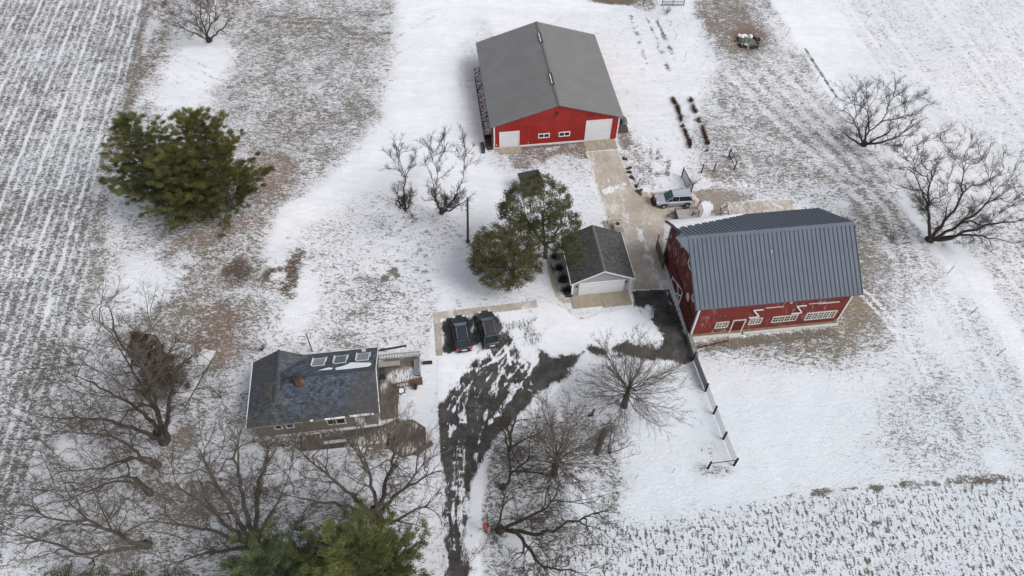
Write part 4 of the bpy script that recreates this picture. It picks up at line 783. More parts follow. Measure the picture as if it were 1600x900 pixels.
# ================================================================ VEHICLES
def paint_mat(n, c, r=.35, met=.3):
    m, nt, b = new_mat(n); b.inputs['Metallic'].default_value = met; b.inputs['Roughness'].default_value = r
    nt.links.new(ramp(nt, noise(nt, 1.6, 5, .7), [(.4, c), (.75, tuple(min(1, x * 1.15 + .03) for x in c))]).outputs[0], b.inputs['Base Color'])
    b.inputs['Coat Weight'].default_value = .4; return m
silver = paint_mat('silver_car_paint', (.42, .44, .49)); black_p = paint_mat('black_car_paint', (.018, .02, .026), .3, .1); char_p = paint_mat('charcoal_car_paint', (.045, .045, .052), .4, .3)
car_glass = simple('car_glass', (.02, .03, .04), .08, .2, 2); wind_g = simple('windscreen_glass', (.06, .10, .125), .1, .3, 1.5); tyre_m = simple('tyre_rubber', (.02, .02, .02), .85, .3); rim_m = simple('alloy_rim', (.38, .38, .4), .35, .2, 6, .5)
red_l = simple('red_lamp', (.55, .03, .03), .25, .1); lamp_m = simple('clear_lamp', (.6, .62, .65), .15, .1); trim_b = simple('black_plastic', (.02, .02, .022), .6, .2)
def car(name, loc, rz, label, L, Wd, H, paint, roofm=None, glassroof=False, windm=None, tail=None):
    t = thing(name, loc, rz, label, 'car'); h = L / 2; w = Wd / 2; hb_ = H * .58
    st = [(-h, .80, .42, hb_ * .86), (-h + .10, .90, .30, hb_ * 1.0), (-h + .5, .98, .26, hb_ * 1.03), (-h + 1.2, 1.0, .24, hb_ * 1.02), (0, 1.0, .22, hb_ * .99), (h - 1.55, 1.0, .22, hb_ * .97), (h - 1.1, .99, .24, hb_ * .93), (h - .5, .95, .26, hb_ * .86), (h - .15, .86, .30, hb_ * .76), (h, .70, .36, hb_ * .62)]
    v = []; f = []; M_ = 10
    for x, k, zl, zt in st:
        a = w * k; q = [(a * .86, zl), (a, zl + .12), (a * 1.0, (zl + zt) / 2 + .05), (a * .95, zt - .06), (a * .80, zt)]
        v += [(x, -y, z) for y, z in q] + [(x, y, z) for y, z in reversed(q)]
    for i in range(len(st) - 1):
        for j in range(M_): f.append((i * M_ + j, i * M_ + (j + 1) % M_, (i + 1) * M_ + (j + 1) % M_, (i + 1) * M_ + j))
    f += [tuple(range(M_)), tuple(range((len(st) - 1) * M_ + M_ - 1, (len(st) - 1) * M_ - 1, -1))]
    body = MB().add(v, f).build('body', paint, t, smooth=True, sub=1)
    # greenhouse
    xb0, xb1, xt0, xt1 = -h + .2, h - 1.2, -h + .72, h - 2.0
    wb_, wt_ = w * .86, w * .70; zb, zt = hb_ * .95, H - .05
    A = [(xb0, -wb_, zb), (xb1, -wb_ * .94, zb), (xb1, wb_ * .94, zb), (xb0, wb_, zb)]; Bq = [(xt0, -wt_, zt), (xt1, -wt_ * .97, zt), (xt1, wt_ * .97, zt), (xt0, wt_, zt)]
    MB().hexa(A, Bq).build('windows', car_glass, t, bevel=.03)
    ws = MB(); e = .015
    ws.add([(xb1 + e, -wb_ * .86, zb + .03), (xb1 + e, wb_ * .86, zb + .03), (xt1 + e + .02, wt_ * .88, zt - .02), (xt1 + e + .02, -wt_ * .88, zt - .02), (xb1 - .03, -wb_ * .86, zb + .03), (xb1 - .03, wb_ * .86, zb + .03), (xt1 - .03, wt_ * .88, zt - .02), (xt1 - .03, -wt_ * .88, zt - .02)], [(0, 1, 2, 3), (7, 6, 5, 4), (0, 3, 7, 4), (1, 5, 6, 2), (0, 4, 5, 1), (3, 2, 6, 7)]); ws.build('windscreen', windm or wind_g, t)
    rf_ = MB(); rf_.hexa([(xt0 - .16, -wt_ - .02, zt - .03), (xt1 + .02, -wt_ - .0, zt - .03), (xt1 + .02, wt_ + .0, zt - .03), (xt0 - .16, wt_ + .02, zt - .03)], [(xt0 - .08, -wt_ * .93, zt + .05), (xt1 - .1, -wt_ * .90, zt + .05), (xt1 - .1, wt_ * .90, zt + .05), (xt0 - .08, wt_ * .93, zt + .05)])
    ro = rf_.build('roof', roofm or paint, t, bevel=.04)
    if glassroof: MB().box(xt0 + .35, xt1 - .25, -wt_ * .72, wt_ * .72, zt + .052, zt + .062).build('sunroof', simple('sunroof_glass', (.03, .045, .065), .1, .2), ro)
    rr_ = MB()
    for s in (-1, 1): rr_.bar((xt0 + .1, s * wt_ * .84, zt + .1), (xt1 - .25, s * wt_ * .82, zt + .1), .04)
    rr_.build('roof_rail', rim_m, ro)
    pl = MB()
    for s in (-1, 1):
        pl.bar((xb1, s * wb_ * .93, zb), (xt1, s * wt_ * .97, zt), .07)
        pl.bar((xb0 + .05, s * wb_ * 1.0, zb), (xt0, s * wt_, zt), .12)
        for xx in (-.35, .55 - h * .0): pl.bar((xx * 1.0, s * (wb_ + .005), zb), (xx * .95, s * (wt_ + .01), zt), .05)
        pl.bar((xb0, s * (wb_ + .0), zb + .02), (xb1, s * wb_ * .95, zb + .01), .05)
    pl.build('pillars', paint, t)
    for s in (-1, 1):
        for xx in (-h + .95, h - .95):
            wh = MB(); wh.tube((xx, s * (w - .20), .35), (xx, s * (w + .02), .35), .35, n=22); wo_ = wh.build('wheel', tyre_m, t)
            rm_ = MB(); rm_.tube((xx, s * (w + .021), .35), (xx, s * (w + .035), .35), .23, .21, 16); 
            rm_.build('rim', rim_m, wo_)
            ar = MB(); n_ = 12; 
            for k in range(n_): 
                a0, a1 = math.pi * k / n_, math.pi * (k + 1) / n_; ar.bar((xx + .42 * math.cos(a0), s * (w + .004), .35 + .42 * math.sin(a0)), (xx + .42 * math.cos(a1), s * (w + .004), .35 + .42 * math.sin(a1)), .04, .09)
            ar.build('wheel_arch', trim_b, body)
        MB().box(h - .36, h - .06, s * w * .56 - .17, s * w * .56 + .17, hb_ * .62, hb_ * .78).build('headlight', lamp_m, t, bevel=.04)
        MB().box(-h - .01, -h + .16, s * w * .76 - .16, s * w * .76 + .14, hb_ * .74, hb_ * .93).build('taillight', tail or red_l, t, bevel=.03)
        MB().box(xb1 - .42, xb1 - .22, s * (w + .12) - .12, s * (w + .12) + .1, zb - .05, zb + .12).build('mirror', paint, t, bevel=.03)
    g = MB(); g.box(h - .1, h + .015, -w * .42, w * .42, .42, .66); g.build('grille', trim_b, t)
    MB().box(-h - .03, -h + .04, -w * .8, w * .8, .28, .48).build('rear_bumper', trim_b, t, bevel=.03); MB().box(h - .12, h + .03, -w * .7, w * .7, .22, .4).build('front_bumper', trim_b, t, bevel=.03)
    MB().box(-h - .035, -h + .01, -.26, .26, hb_ * .62, hb_ * .78).build('number_plate', white_trim, t)
    return t
def yaw(a, b): d = Vector(G(*b, .8)) - Vector(G(*a, .8)); return math.atan2(d.y, d.x)
c = (Vector(G(1037, 326)) + Vector(G(1072, 324))) / 2; y_ = yaw((1072, 322), (1037, 324)); n_ = Vector((math.sin(y_), -math.cos(y_), 0))
car('parked_suv', (c.x + n_.x * .93, c.y + n_.y * .93, 0.02), y_, 'silver sport utility car parked on the concrete beside the small flat trailer', 4.85, 1.92, 1.72, silver)
c = G(721, 521, .5); car('parked_car', (c[0], c[1], .03), yaw((725, 541), (717, 495)), 'black car with red tail lamps and glass roof, left of the parked pair', 4.6, 1.86, 1.62, black_p, glassroof=True, windm=simple('frosted_windscreen', (.16, .22, .23), .3, .2, 2))
c = G(763, 514, .5); car('parked_car', (c[0], c[1], .03), yaw((769, 535), (758, 489)), 'charcoal black car with plain roof, right of the parked pair', 4.75, 1.92, 1.70, char_p, tail=simple('dull_tail_lamp', (.10, .02, .02), .3, .2), windm=simple('frosted_windscreen_b', (.15, .19, .2), .3, .2, 2))
# trailer
c = G(1073, 335, .5); tr = thing('utility_trailer', (c[0], c[1], 0), .1, 'small flat grey utility trailer with raised mesh ramp beside the silver car', 'trailer')
MB().box(-1.25, 1.25, -.85, .85, .48, .56).build('bed', simple('grey_plank_bed', (.38, .36, .34), .85, .15, 3), tr); b = MB()
for y in (-.9, .9): b.bar((-1.3, y, .75), (1.3, y, .75), .05); b.bar((-1.3, y, .5), (1.3, y, .5), .08); [b.bar((x, y, .5), (x, y, .75), .05) for x in (-1.3, 0, 1.3)]
b.bar((-1.3, -.9, .75), (-1.3, .9, .75), .05); b.bar((-1.3, -.9, .5), (-1.3, .9, .5), .08); b.build('side_rail', steel_dark, tr)
b = MB(); b.bar((-1.3, -.6, .45), (-2.5, 0, .45), .08); b.bar((-1.3, .6, .45), (-2.5, 0, .45), .08); b.bar((-2.4, 0, 0), (-2.4, 0, .7), .06); b.bar((-2.1, -.25, .45), (-2.1, .25, .45), .06); b.build('drawbar', steel_dark, tr)
b = MB(); b.bar((1.4, -.85, .5), (1.55, -.85, 1.9), .06); b.bar((1.4, .85, .5), (1.55, .85, 1.9), .06); b.bar((1.55, -.85, 1.9), (1.55, .85, 1.9), .06); [b.bar((1.4 + .15 * k / 7, -.85, .5 + 1.4 * k / 7), (1.4 + .15 * k / 7, .85, .5 + 1.4 * k / 7), .025) for k in range(1, 7)]; [b.bar((1.4, y, .5), (1.55, y, 1.9), .02) for y in (-.5, -.17, .17, .5)]; b.build('ramp_gate', rust_m, tr)
for s in (-1, 1): w_ = MB().tube((.1, s * .95, .28), (.1, s * 1.13, .28), .29, n=18).build('wheel', tyre_m, tr); MB().tube((.1, s * 1.131, .28), (.1, s * 1.14, .28), .16, n=12).build('rim', rim_m, w_); f_ = MB(); f_.box(-.35, .55, s * 1.04 - .12, s * 1.04 + .12, .6, .64); f_.build('fender', steel_dark, tr)
# snow blade
c = G(1020, 317); sb = thing('snow_blade', c, .1, 'small rusty brown implement standing in front of the silver car', 'implement')
b = MB(); b.prism([(-.1, 0), (.12, .35), (.1, .8), (-.1, 1.1), (-.16, 1.08), (.0, .75), (.02, .35), (-.2, .02)], -.55, .75); b.build('blade', rust_m, sb); b = MB(); b.bar((.05, .1, .4), (.9, .1, .3), .08); b.bar((.05, -.4, .3), (.8, .1, .3), .07); b.bar((.0, .1, .4), (.0, .1, 1.5), .06); b.build('frame', rust_m, sb)
# ================================================================ FENCES
def post(px, py, h, r=.09, mat=dark_wood, name='fence_post', label=None, group=None, lean=0):
    c = G(px, py); b = MB(); b.tube((0, 0, -.1), (lean, 0, h), r, r * .9, 7)
    return tag(b.build(name, mat, None, loc=(c[0], c[1], zg(c[0], c[1]))), label, 'post', group)
def fence_line(name, pix, h, label, board=None, rails=(), cat='fence', pr=.09, mesh_mat=None, base_cut=.05, panels=None):
    P = [Vector(G(*p)) for p in pix]; t = thing(name, P[0], 0, label, cat); O = P[0]
    for p in P: b = MB(); q = p - O; b.tube((q.x, q.y, -.1), (q.x, q.y, h + .12), pr, pr * .9, 8); b.build('post', dark_wood, t)
    for i in range(len(P) - 1):
        a, b_ = P[i] - O, P[i + 1] - O
        for rz_ in rails: MB().bar(a + Vector((0, 0, rz_)), b_ + Vector((0, 0, rz_)), .05, .09).build('rail', dark_wood, t)
        if board and (panels is None or i in panels):
            d = (b_ - a).normalized(); bb = MB(); n = max(1, int((b_ - a).length / .16))
            # woven wire: thin wires as one panel
            for k in range(1, int((h - base_cut) / board) + 1): bb.bar(a + Vector((0, 0, base_cut + k * board)), b_ + Vector((0, 0, base_cut + k * board)), .012, .012)
            for k in range(1, n): q = a.lerp(b_, k / n); bb.bar(q + Vector((0, 0, base_cut)), q + Vector((0, 0, h)), .012, .012)
            bb.build('wire_mesh', steel_dark, t)
    return t
pf = fence_line('paddock_fence', [(1083, 562), (1102, 611), (1115, 646), (1130, 686), (1147, 727)], 1.35, 'dark post and woven wire fence running down from the red barn corner', board=.16, rails=(), pr=.11)
# solid board section nearest the barn
A_, B_ = Vector(G(1066, 528)) , Vector(G(1083, 562)); t = thing('retaining_wall', A_, 0, 'low grey concrete wall along the drive at the red barn corner', 'wall')
d = B_ - A_; n2 = Vector((-d.y, d.x, 0)).normalized() * -.2
mbw = MB(); P0 = Vector(bl(-.35, .3)) - A_; P1 = B_ - A_; nn = Vector((.45, .06, 0)); mbw.hexa([P0, P0 + nn, P1 + nn, P1], [P0 + Vector((0, 0, .7)), P0 + nn + Vector((0, 0, .7)), P1 + nn + Vector((0, 0, .7)), P1 + Vector((0, 0, .7))]); mbw.build('wall_body', simple('grey_concrete', (.24, .235, .225), .85, .3, 2), t)
A2, B2 = Vector(G(1083, 562)), Vector(G(1102, 611)); t = thing('board_fence', A2, 0, 'solid grey board fence panel between the drive corner and first paddock post', 'fence')
for k in range(5):
    MB().bar(Vector((0, 0, .2 + k * .25)), (B2 - A2) + Vector((0, 0, .2 + k * .25)), .05, .19).build('board', simple('pale_grey_board_%d' % k, (.23, .22, .21), .85, .3, 3), t)
gt = fence_line('paddock_gate', [(1106, 732), (1147, 727)], 1.35, 'lone horizontal rail between two dark posts at the end of the paddock fence', rails=(1.15,), cat='gate', pr=.11)
bf = fence_line('mesh_fence', [(1065, 276), (1079, 303)], 1.5, 'short dark wire mesh fence behind the silver car', board=.13, rails=(1.5, .1), cat='fence'); 
bb = MB(); a = Vector((0, 0, 0)); b_ = Vector(G(1079, 303)) - Vector(G(1065, 276)); [bb.bar(a.lerp(b_, k / 9) + Vector((0, 0, .1)), a.lerp(b_, k / 9) + Vector((0, 0, 1.5)), .05) for k in range(10)]; bb.build('pickets', old_wood, bf)
for i, (x, y, l) in enumerate(((1096, 270, 'leaning dark fence post left of the two standing behind the silver car'), (1115, 268, 'leaning dark fence post right of the two standing behind the silver car'))): post(x, y, 1.5, .08, label=l, group='posts behind the silver car')
fence_line('wire_gate', [(1147, 266), (1138, 246)], 1.4, 'dark two post gate in the snow beyond the posts behind the silver car', rails=(1.35, .5), cat='gate', pr=.08)
pg = fence_line('field_gate', [(1034, 9), (1051, 9), (1068, 9)], 1.3, 'grey tubular gate at the top edge of the yard', board=.22, rails=(1.3, .7, .15), cat='gate', pr=.06)
fence_line('trailer_rack', [(1080, 342), (1090, 340)], 1.2, 'short post stub fence behind the trailer ramp', rails=(.9,), cat='fence', pr=.06)
c = G(1131, 336); tf = thing('hay_rack', c, .2, 'dark triangular metal frame at the end of the pale slab behind the barn', 'frame'); b = MB(); b.bar((-.5, 0, 0), (0, 0, 1.7), .07); b.bar((.6, -.2, 0), (0, 0, 1.7), .07); b.bar((0, 1, 0), (0, 0, 1.7), .07); b.bar((-.4, 0, .4), (.45, -.1, .4), .05); b.bar((-.25, 0, .9), (.25, -.1, .9), .05); b.build('frame', steel_dark, tf)
bp = [(1201, 9), (1229, 56), (1252, 97), (1276, 127), (1299, 161), (1480, 428), (1515, 492), (1557, 556)]
words = ['first', 'second', 'third', 'fourth', 'fifth']
for i, (x, y) in enumerate(bp):
    lb = ('%s thin post from the top of the photo along the right hand field edge' % words[i]) if i < 5 else ('thin steel post in the snow below the large bare tree, %s from that tree' % words[i - 5])
    post(x, y, 1.5, .035, steel_dark, 'boundary_post', lb, 'thin posts along the field edge', lean=.15)
for x, y, l in ((1047, 41, 'thin stake just below the gate at the top of the yard'), (1055, 62, 'thin stake second below the top gate'), (1070, 90, 'weed stake third below the top gate near the tracks'), (1050, 739, 'short stake left of the paddock gate posts'), (993, 748, 'tiny stick in smooth snow below the low shrub')): post(x, y, 1.0, .025, steel_dark, 'stake', l, lean=.1)
c = G(925, 648); sh_ = thing('garden_post', c, 0, 'stubby dark post with snow between the two round bare trees', 'post'); MB().tube((0, 0, 0), (.1, .1, .9), .12, .1, 8).build('post', dark_wood, sh_); MB().tube((-.35, -.1, 0), (.1, -.2, .3), .13, .1, 7).build('root', dark_wood, sh_)
# red marker and mailbox at the drive
c = G(761, 833); rm = thing('red_marker', c, 0, 'grey post with faded red orange box beside the drive', 'marker'); MB().tube((0, 0, 0), (-.08, .05, 1.7), .09, .08, 8).build('post', old_wood, rm); MB().box(-.35, .16, -.3, .25, 1.65, 2.05).build('box', simple('faded_red', (.42, .09, .05), .7, .2, 4), rm, bevel=.06); MB().box(.06, .22, -.05, .1, 2.0, 2.15).build('cap', steel_dark, rm)
c = G(806, 925); mbx = thing('nest_box', c, 0, 'brown and yellow box on a post at the bottom edge of the photo', 'box'); MB().tube((0, 0, 0), (0, 0, 1.5), .1, n=8).build('post', dark_wood, mbx); MB().box(-.4, .3, -.45, .35, 1.4, 2.0).build('box', simple('olive_box', (.16, .115, .03), .8, .4, 5), mbx, bevel=.04); MB().box(-.3, .2, -.1, .3, 2.0, 2.08).build('snow_cap', snow_m, mbx, bevel=.03)
# burn pile : ring of stones, ash and a snow capped heap
c = G(1168, 66); bp_ = thing('burn_pile', c, 0, 'ring of dark stones around a snow capped ash heap in bare ground', 'burn pile'); rr = random.Random(4)
def rock(B, x, y, z, r, rr):
    v = []
    for i in range(6):
        a = i / 6 * 6.283; v.append((x + r * math.cos(a) * rr.uniform(.7, 1.2), y + r * math.sin(a) * rr.uniform(.7, 1.2), z - .05))
    for i in range(6):
        a = i / 6 * 6.283; v.append((x + .6 * r * math.cos(a) * rr.uniform(.7, 1.2), y + .6 * r * math.sin(a) * rr.uniform(.7, 1.2), z + r * rr.uniform(.6, 1.0)))
    B.add(v, [(i, (i + 1) % 6, 6 + (i + 1) % 6, 6 + i) for i in range(6)] + [tuple(range(6, 12))])
b = MB(); 
for k in range(46):
    a = rr.uniform(0, 6.283); d = rr.uniform(.85, 1.15); rock(b, 1.75 * d * math.cos(a), 1.5 * d * math.sin(a), .0, rr.uniform(.16, .36), rr)
b.build('stone', simple('sooty_stone', (.045, .043, .042), .9, .5, 4), bp_)
b = MB(); [rock(b, rr.gauss(0, .65), rr.gauss(.0, .6), .05, rr.uniform(.15, .4), rr) for k in range(36)]; b.build('ash_heap', simple('ash_grey', (.20, .20, .195), .9, .5, 5), bp_)
b = MB(); [rock(b, rr.gauss(-.3, .45), rr.gauss(1.3, .28), .2, rr.uniform(.2, .42), rr) for k in range(14)]; [rock(b, rr.gauss(-.3, .7), rr.gauss(-.9, .12), .15, rr.uniform(.12, .2), rr) for k in range(9)]; b.build('snow_cap', snow_m, bp_)
# rocks edging the drive
for i, (x, y) in enumerate(((977, 248), (983, 264), (982, 269), (987, 277), (993, 292), (997, 298), (1000, 302))):
    c = G(x, y); b = MB(); rr = random.Random(i); [rock(b, rr.gauss(0, .16), rr.gauss(0, .16), 0, rr.uniform(.12, .3), rr) for k in range(5)]
    tag(b.build('edging_rock', simple('edging_rock_%d' % i, (.06 + .01 * i, .055, .05), .9, .4, 6), None, loc=c), 'dark rock clump edging the concrete drive, %s down from the tall shed door' % ['first', 'second', 'third', 'fourth', 'fifth', 'sixth', 'seventh'][i], 'rock', 'rocks along the edge of the concrete drive')
# ================================================================ VEGETATION
def segs_mesh(P0, P1, R0, R1, n):
    P0 = np.asarray(P0, float); P1 = np.asarray(P1, float); d = P1 - P0; L = np.linalg.norm(d, axis=1, keepdims=True) + 1e-9; d = d / L
    ref = np.where(np.abs(d[:, 2:3]) > .9, np.array([[1., 0, 0]]), np.array([[0., 0, 1]])); u = np.cross(d, ref); u /= np.linalg.norm(u, axis=1, keepdims=True); w = np.cross(d, u)
    a = np.arange(n) * 2 * np.pi / n; ca_, sa_ = np.cos(a), np.sin(a)
    off = u[:, None] * ca_[None, :, None] + w[:, None] * sa_[None, :, None]
    V = np.concatenate([P0[:, None] - d[:, None] * np.asarray(R0)[:, None, None] * .3 + off * np.asarray(R0)[:, None, None], P1[:, None] + off * np.asarray(R1)[:, None, None]], 1)
    k = np.arange(n); q = np.stack([k, (k + 1) % n, n + (k + 1) % n, n + k], 1); F = q[None] + (np.arange(len(P0)) * 2 * n)[:, None, None]
    return V.reshape(-1, 3), F.reshape(-1, 4)
def bark(name, c, c2, snow=.0):
    m, nt, b = new_mat(name); n = noise(nt, 2.5, 5, .7); col = ramp(nt, n, [(.35, c2), (.7, c)]).outputs[0]
    nt.links.new(col, b.inputs['Base Color']); b.inputs['Roughness'].default_value = .9; b.inputs['Specular IOR Level'].default_value = .15; return m
bark_d = bark('dark_bark', (.08, .07, .058), (.045, .038, .032)); bark_g = bark('grey_bark', (.135, .12, .10), (.06, .052, .043)); twig_d = bark('dark_twigs', (.075, .064, .055), (.045, .038, .032)); twig_b = bark('brown_twigs', (.12, .092, .076), (.07, .054, .045)); twig_r = bark('reddish_twigs', (.17, .10, .075), (.09, .055, .043)); twig_g = bark('grey_twigs', (.165, .145, .122), (.09, .078, .066))
def sc_grow(rng, limbs, attr_pts, step, infl, kill, maxit=120, up=.12, wig=.18, r_tip=.016, expo=2.35):
    """limbs : list of polylines (first is the trunk, others start on an existing node). Space colonisation toward attr_pts."""
    nodes = []; par = []
    def addline(pts):
        p0 = np.array(pts[0], float)
        if nodes:
            N_ = np.array(nodes); i = int(np.argmin(((N_ - p0) ** 2).sum(1)))
        else: nodes.append(p0); par.append(-1); i = 0
        for p in pts[1:]:
            p = np.array(p, float); q0 = nodes[i]; L = np.linalg.norm(p - q0); k = max(1, int(L / step))
            for j in range(1, k + 1):
                q = q0 + (p - q0) * j / k + (rng.normal(0, .05, 3) * step if j < k else 0); nodes.append(q); par.append(i); i = len(nodes) - 1
    for l in limbs: addline(l)
    A = np.array(attr_pts, float); N_ = np.array(nodes)
    nd = np.full(len(A), 1e9); ni = np.zeros(len(A), int)
    for k in range(0, len(N_), 256):
        D = np.linalg.norm(A[:, None] - N_[None, k:k + 256], axis=2); j = D.argmin(1); dv = D[np.arange(len(A)), j]; mk = dv < nd; nd[mk] = dv[mk]; ni[mk] = j[mk] + k
    alive = nd > kill; A = A[alive]; nd = nd[alive]; ni = ni[alive]
    for it in range(maxit):
        if len(A) == 0: break
        act = nd < infl
        if not act.any(): act = nd < nd.min() + step
        N_ = np.array(nodes); v = A[act] - N_[ni[act]]; v /= np.linalg.norm(v, axis=1, keepdims=True) + 1e-9
        idx, inv = np.unique(ni[act], return_inverse=True); S = np.zeros((len(idx), 3)); np.add.at(S, inv, v)
        S += rng.normal(0, wig, S.shape); S /= np.linalg.norm(S, axis=1, keepdims=True) + 1e-9
        pd = N_[idx] - N_[np.maximum(np.array(par)[idx], 0)]; pd /= np.linalg.norm(pd, axis=1, keepdims=True) + 1e-9
        S = S + pd * .45; S[:, 2] += up; S /= np.linalg.norm(S, axis=1, keepdims=True) + 1e-9
        new = N_[idx] + S * step; b0 = len(nodes)
        for k in range(len(new)): nodes.append(new[k]); par.append(int(idx[k]))
        D = np.linalg.norm(A[:, None] - new[None], axis=2); j = D.argmin(1); dv = D[np.arange(len(A)), j]; mk = dv < nd; nd[mk] = dv[mk]; ni[mk] = j[mk] + b0
        keep = nd > kill; A = A[keep]; nd = nd[keep]; ni = ni[keep]
        if len(nodes) > 16000: break
    N_ = np.array(nodes); par = np.array(par); n = len(N_)
    acc = np.zeros(n); hasc = np.zeros(n, bool); hasc[par[par >= 0]] = True
    acc[~hasc] = r_tip ** expo
    for i in range(n - 1, 0, -1): acc[par[i]] += acc[i]
    return N_, par, acc ** (1 / expo), hasc
def twigs(rng, N_, par, rad, hasc, per=3, L=(.4, 1.0), r=.009, spread=.75, rmax=.05, up=.15):
    p = np.maximum(par, 0); d = N_ - N_[p]; d /= np.linalg.norm(d, axis=1, keepdims=True) + 1e-9
    sel = np.where((rad < rmax) & (par >= 0))[0]; idx = np.concatenate([np.repeat(sel, per), np.repeat(np.where(~hasc)[0], 2)])
    D = d[idx] + rng.normal(0, spread, (len(idx), 3)) * .8; D[:, 2] += up; D /= np.linalg.norm(D, axis=1, keepdims=True)
    ln = rng.uniform(L[0], L[1], len(idx)); P0 = N_[idx]; P1 = P0 + D * ln[:, None] * .55
    D2 = D + rng.normal(0, .3, D.shape); D2 /= np.linalg.norm(D2, axis=1, keepdims=True); P2 = P1 + D2 * ln[:, None] * .5
    D3 = D + rng.normal(0, .5, D.shape); D3 /= np.linalg.norm(D3, axis=1, keepdims=True); P3 = P1 + D3 * ln[:, None] * .45
    A = np.concatenate([P0, P1, P1]); B = np.concatenate([P1, P2, P3]); m_ = len(idx)
    return A, B, np.concatenate([np.full(m_, r), np.full(2 * m_, r * .8)]), np.concatenate([np.full(m_, r * .8), np.full(2 * m_, r * .5)])
def ellip(rng, c, r, n, shell=.35, flat_bottom=None):
    v = rng.normal(0, 1, (n, 3)); v /= np.linalg.norm(v, axis=1, keepdims=True); k = rng.uniform(shell, 1, n) ** (1 / 2.0); P_ = np.array(c) + v * k[:, None] * np.array(r); P_ = P_[P_[:, 2] > 1.2]; return P_
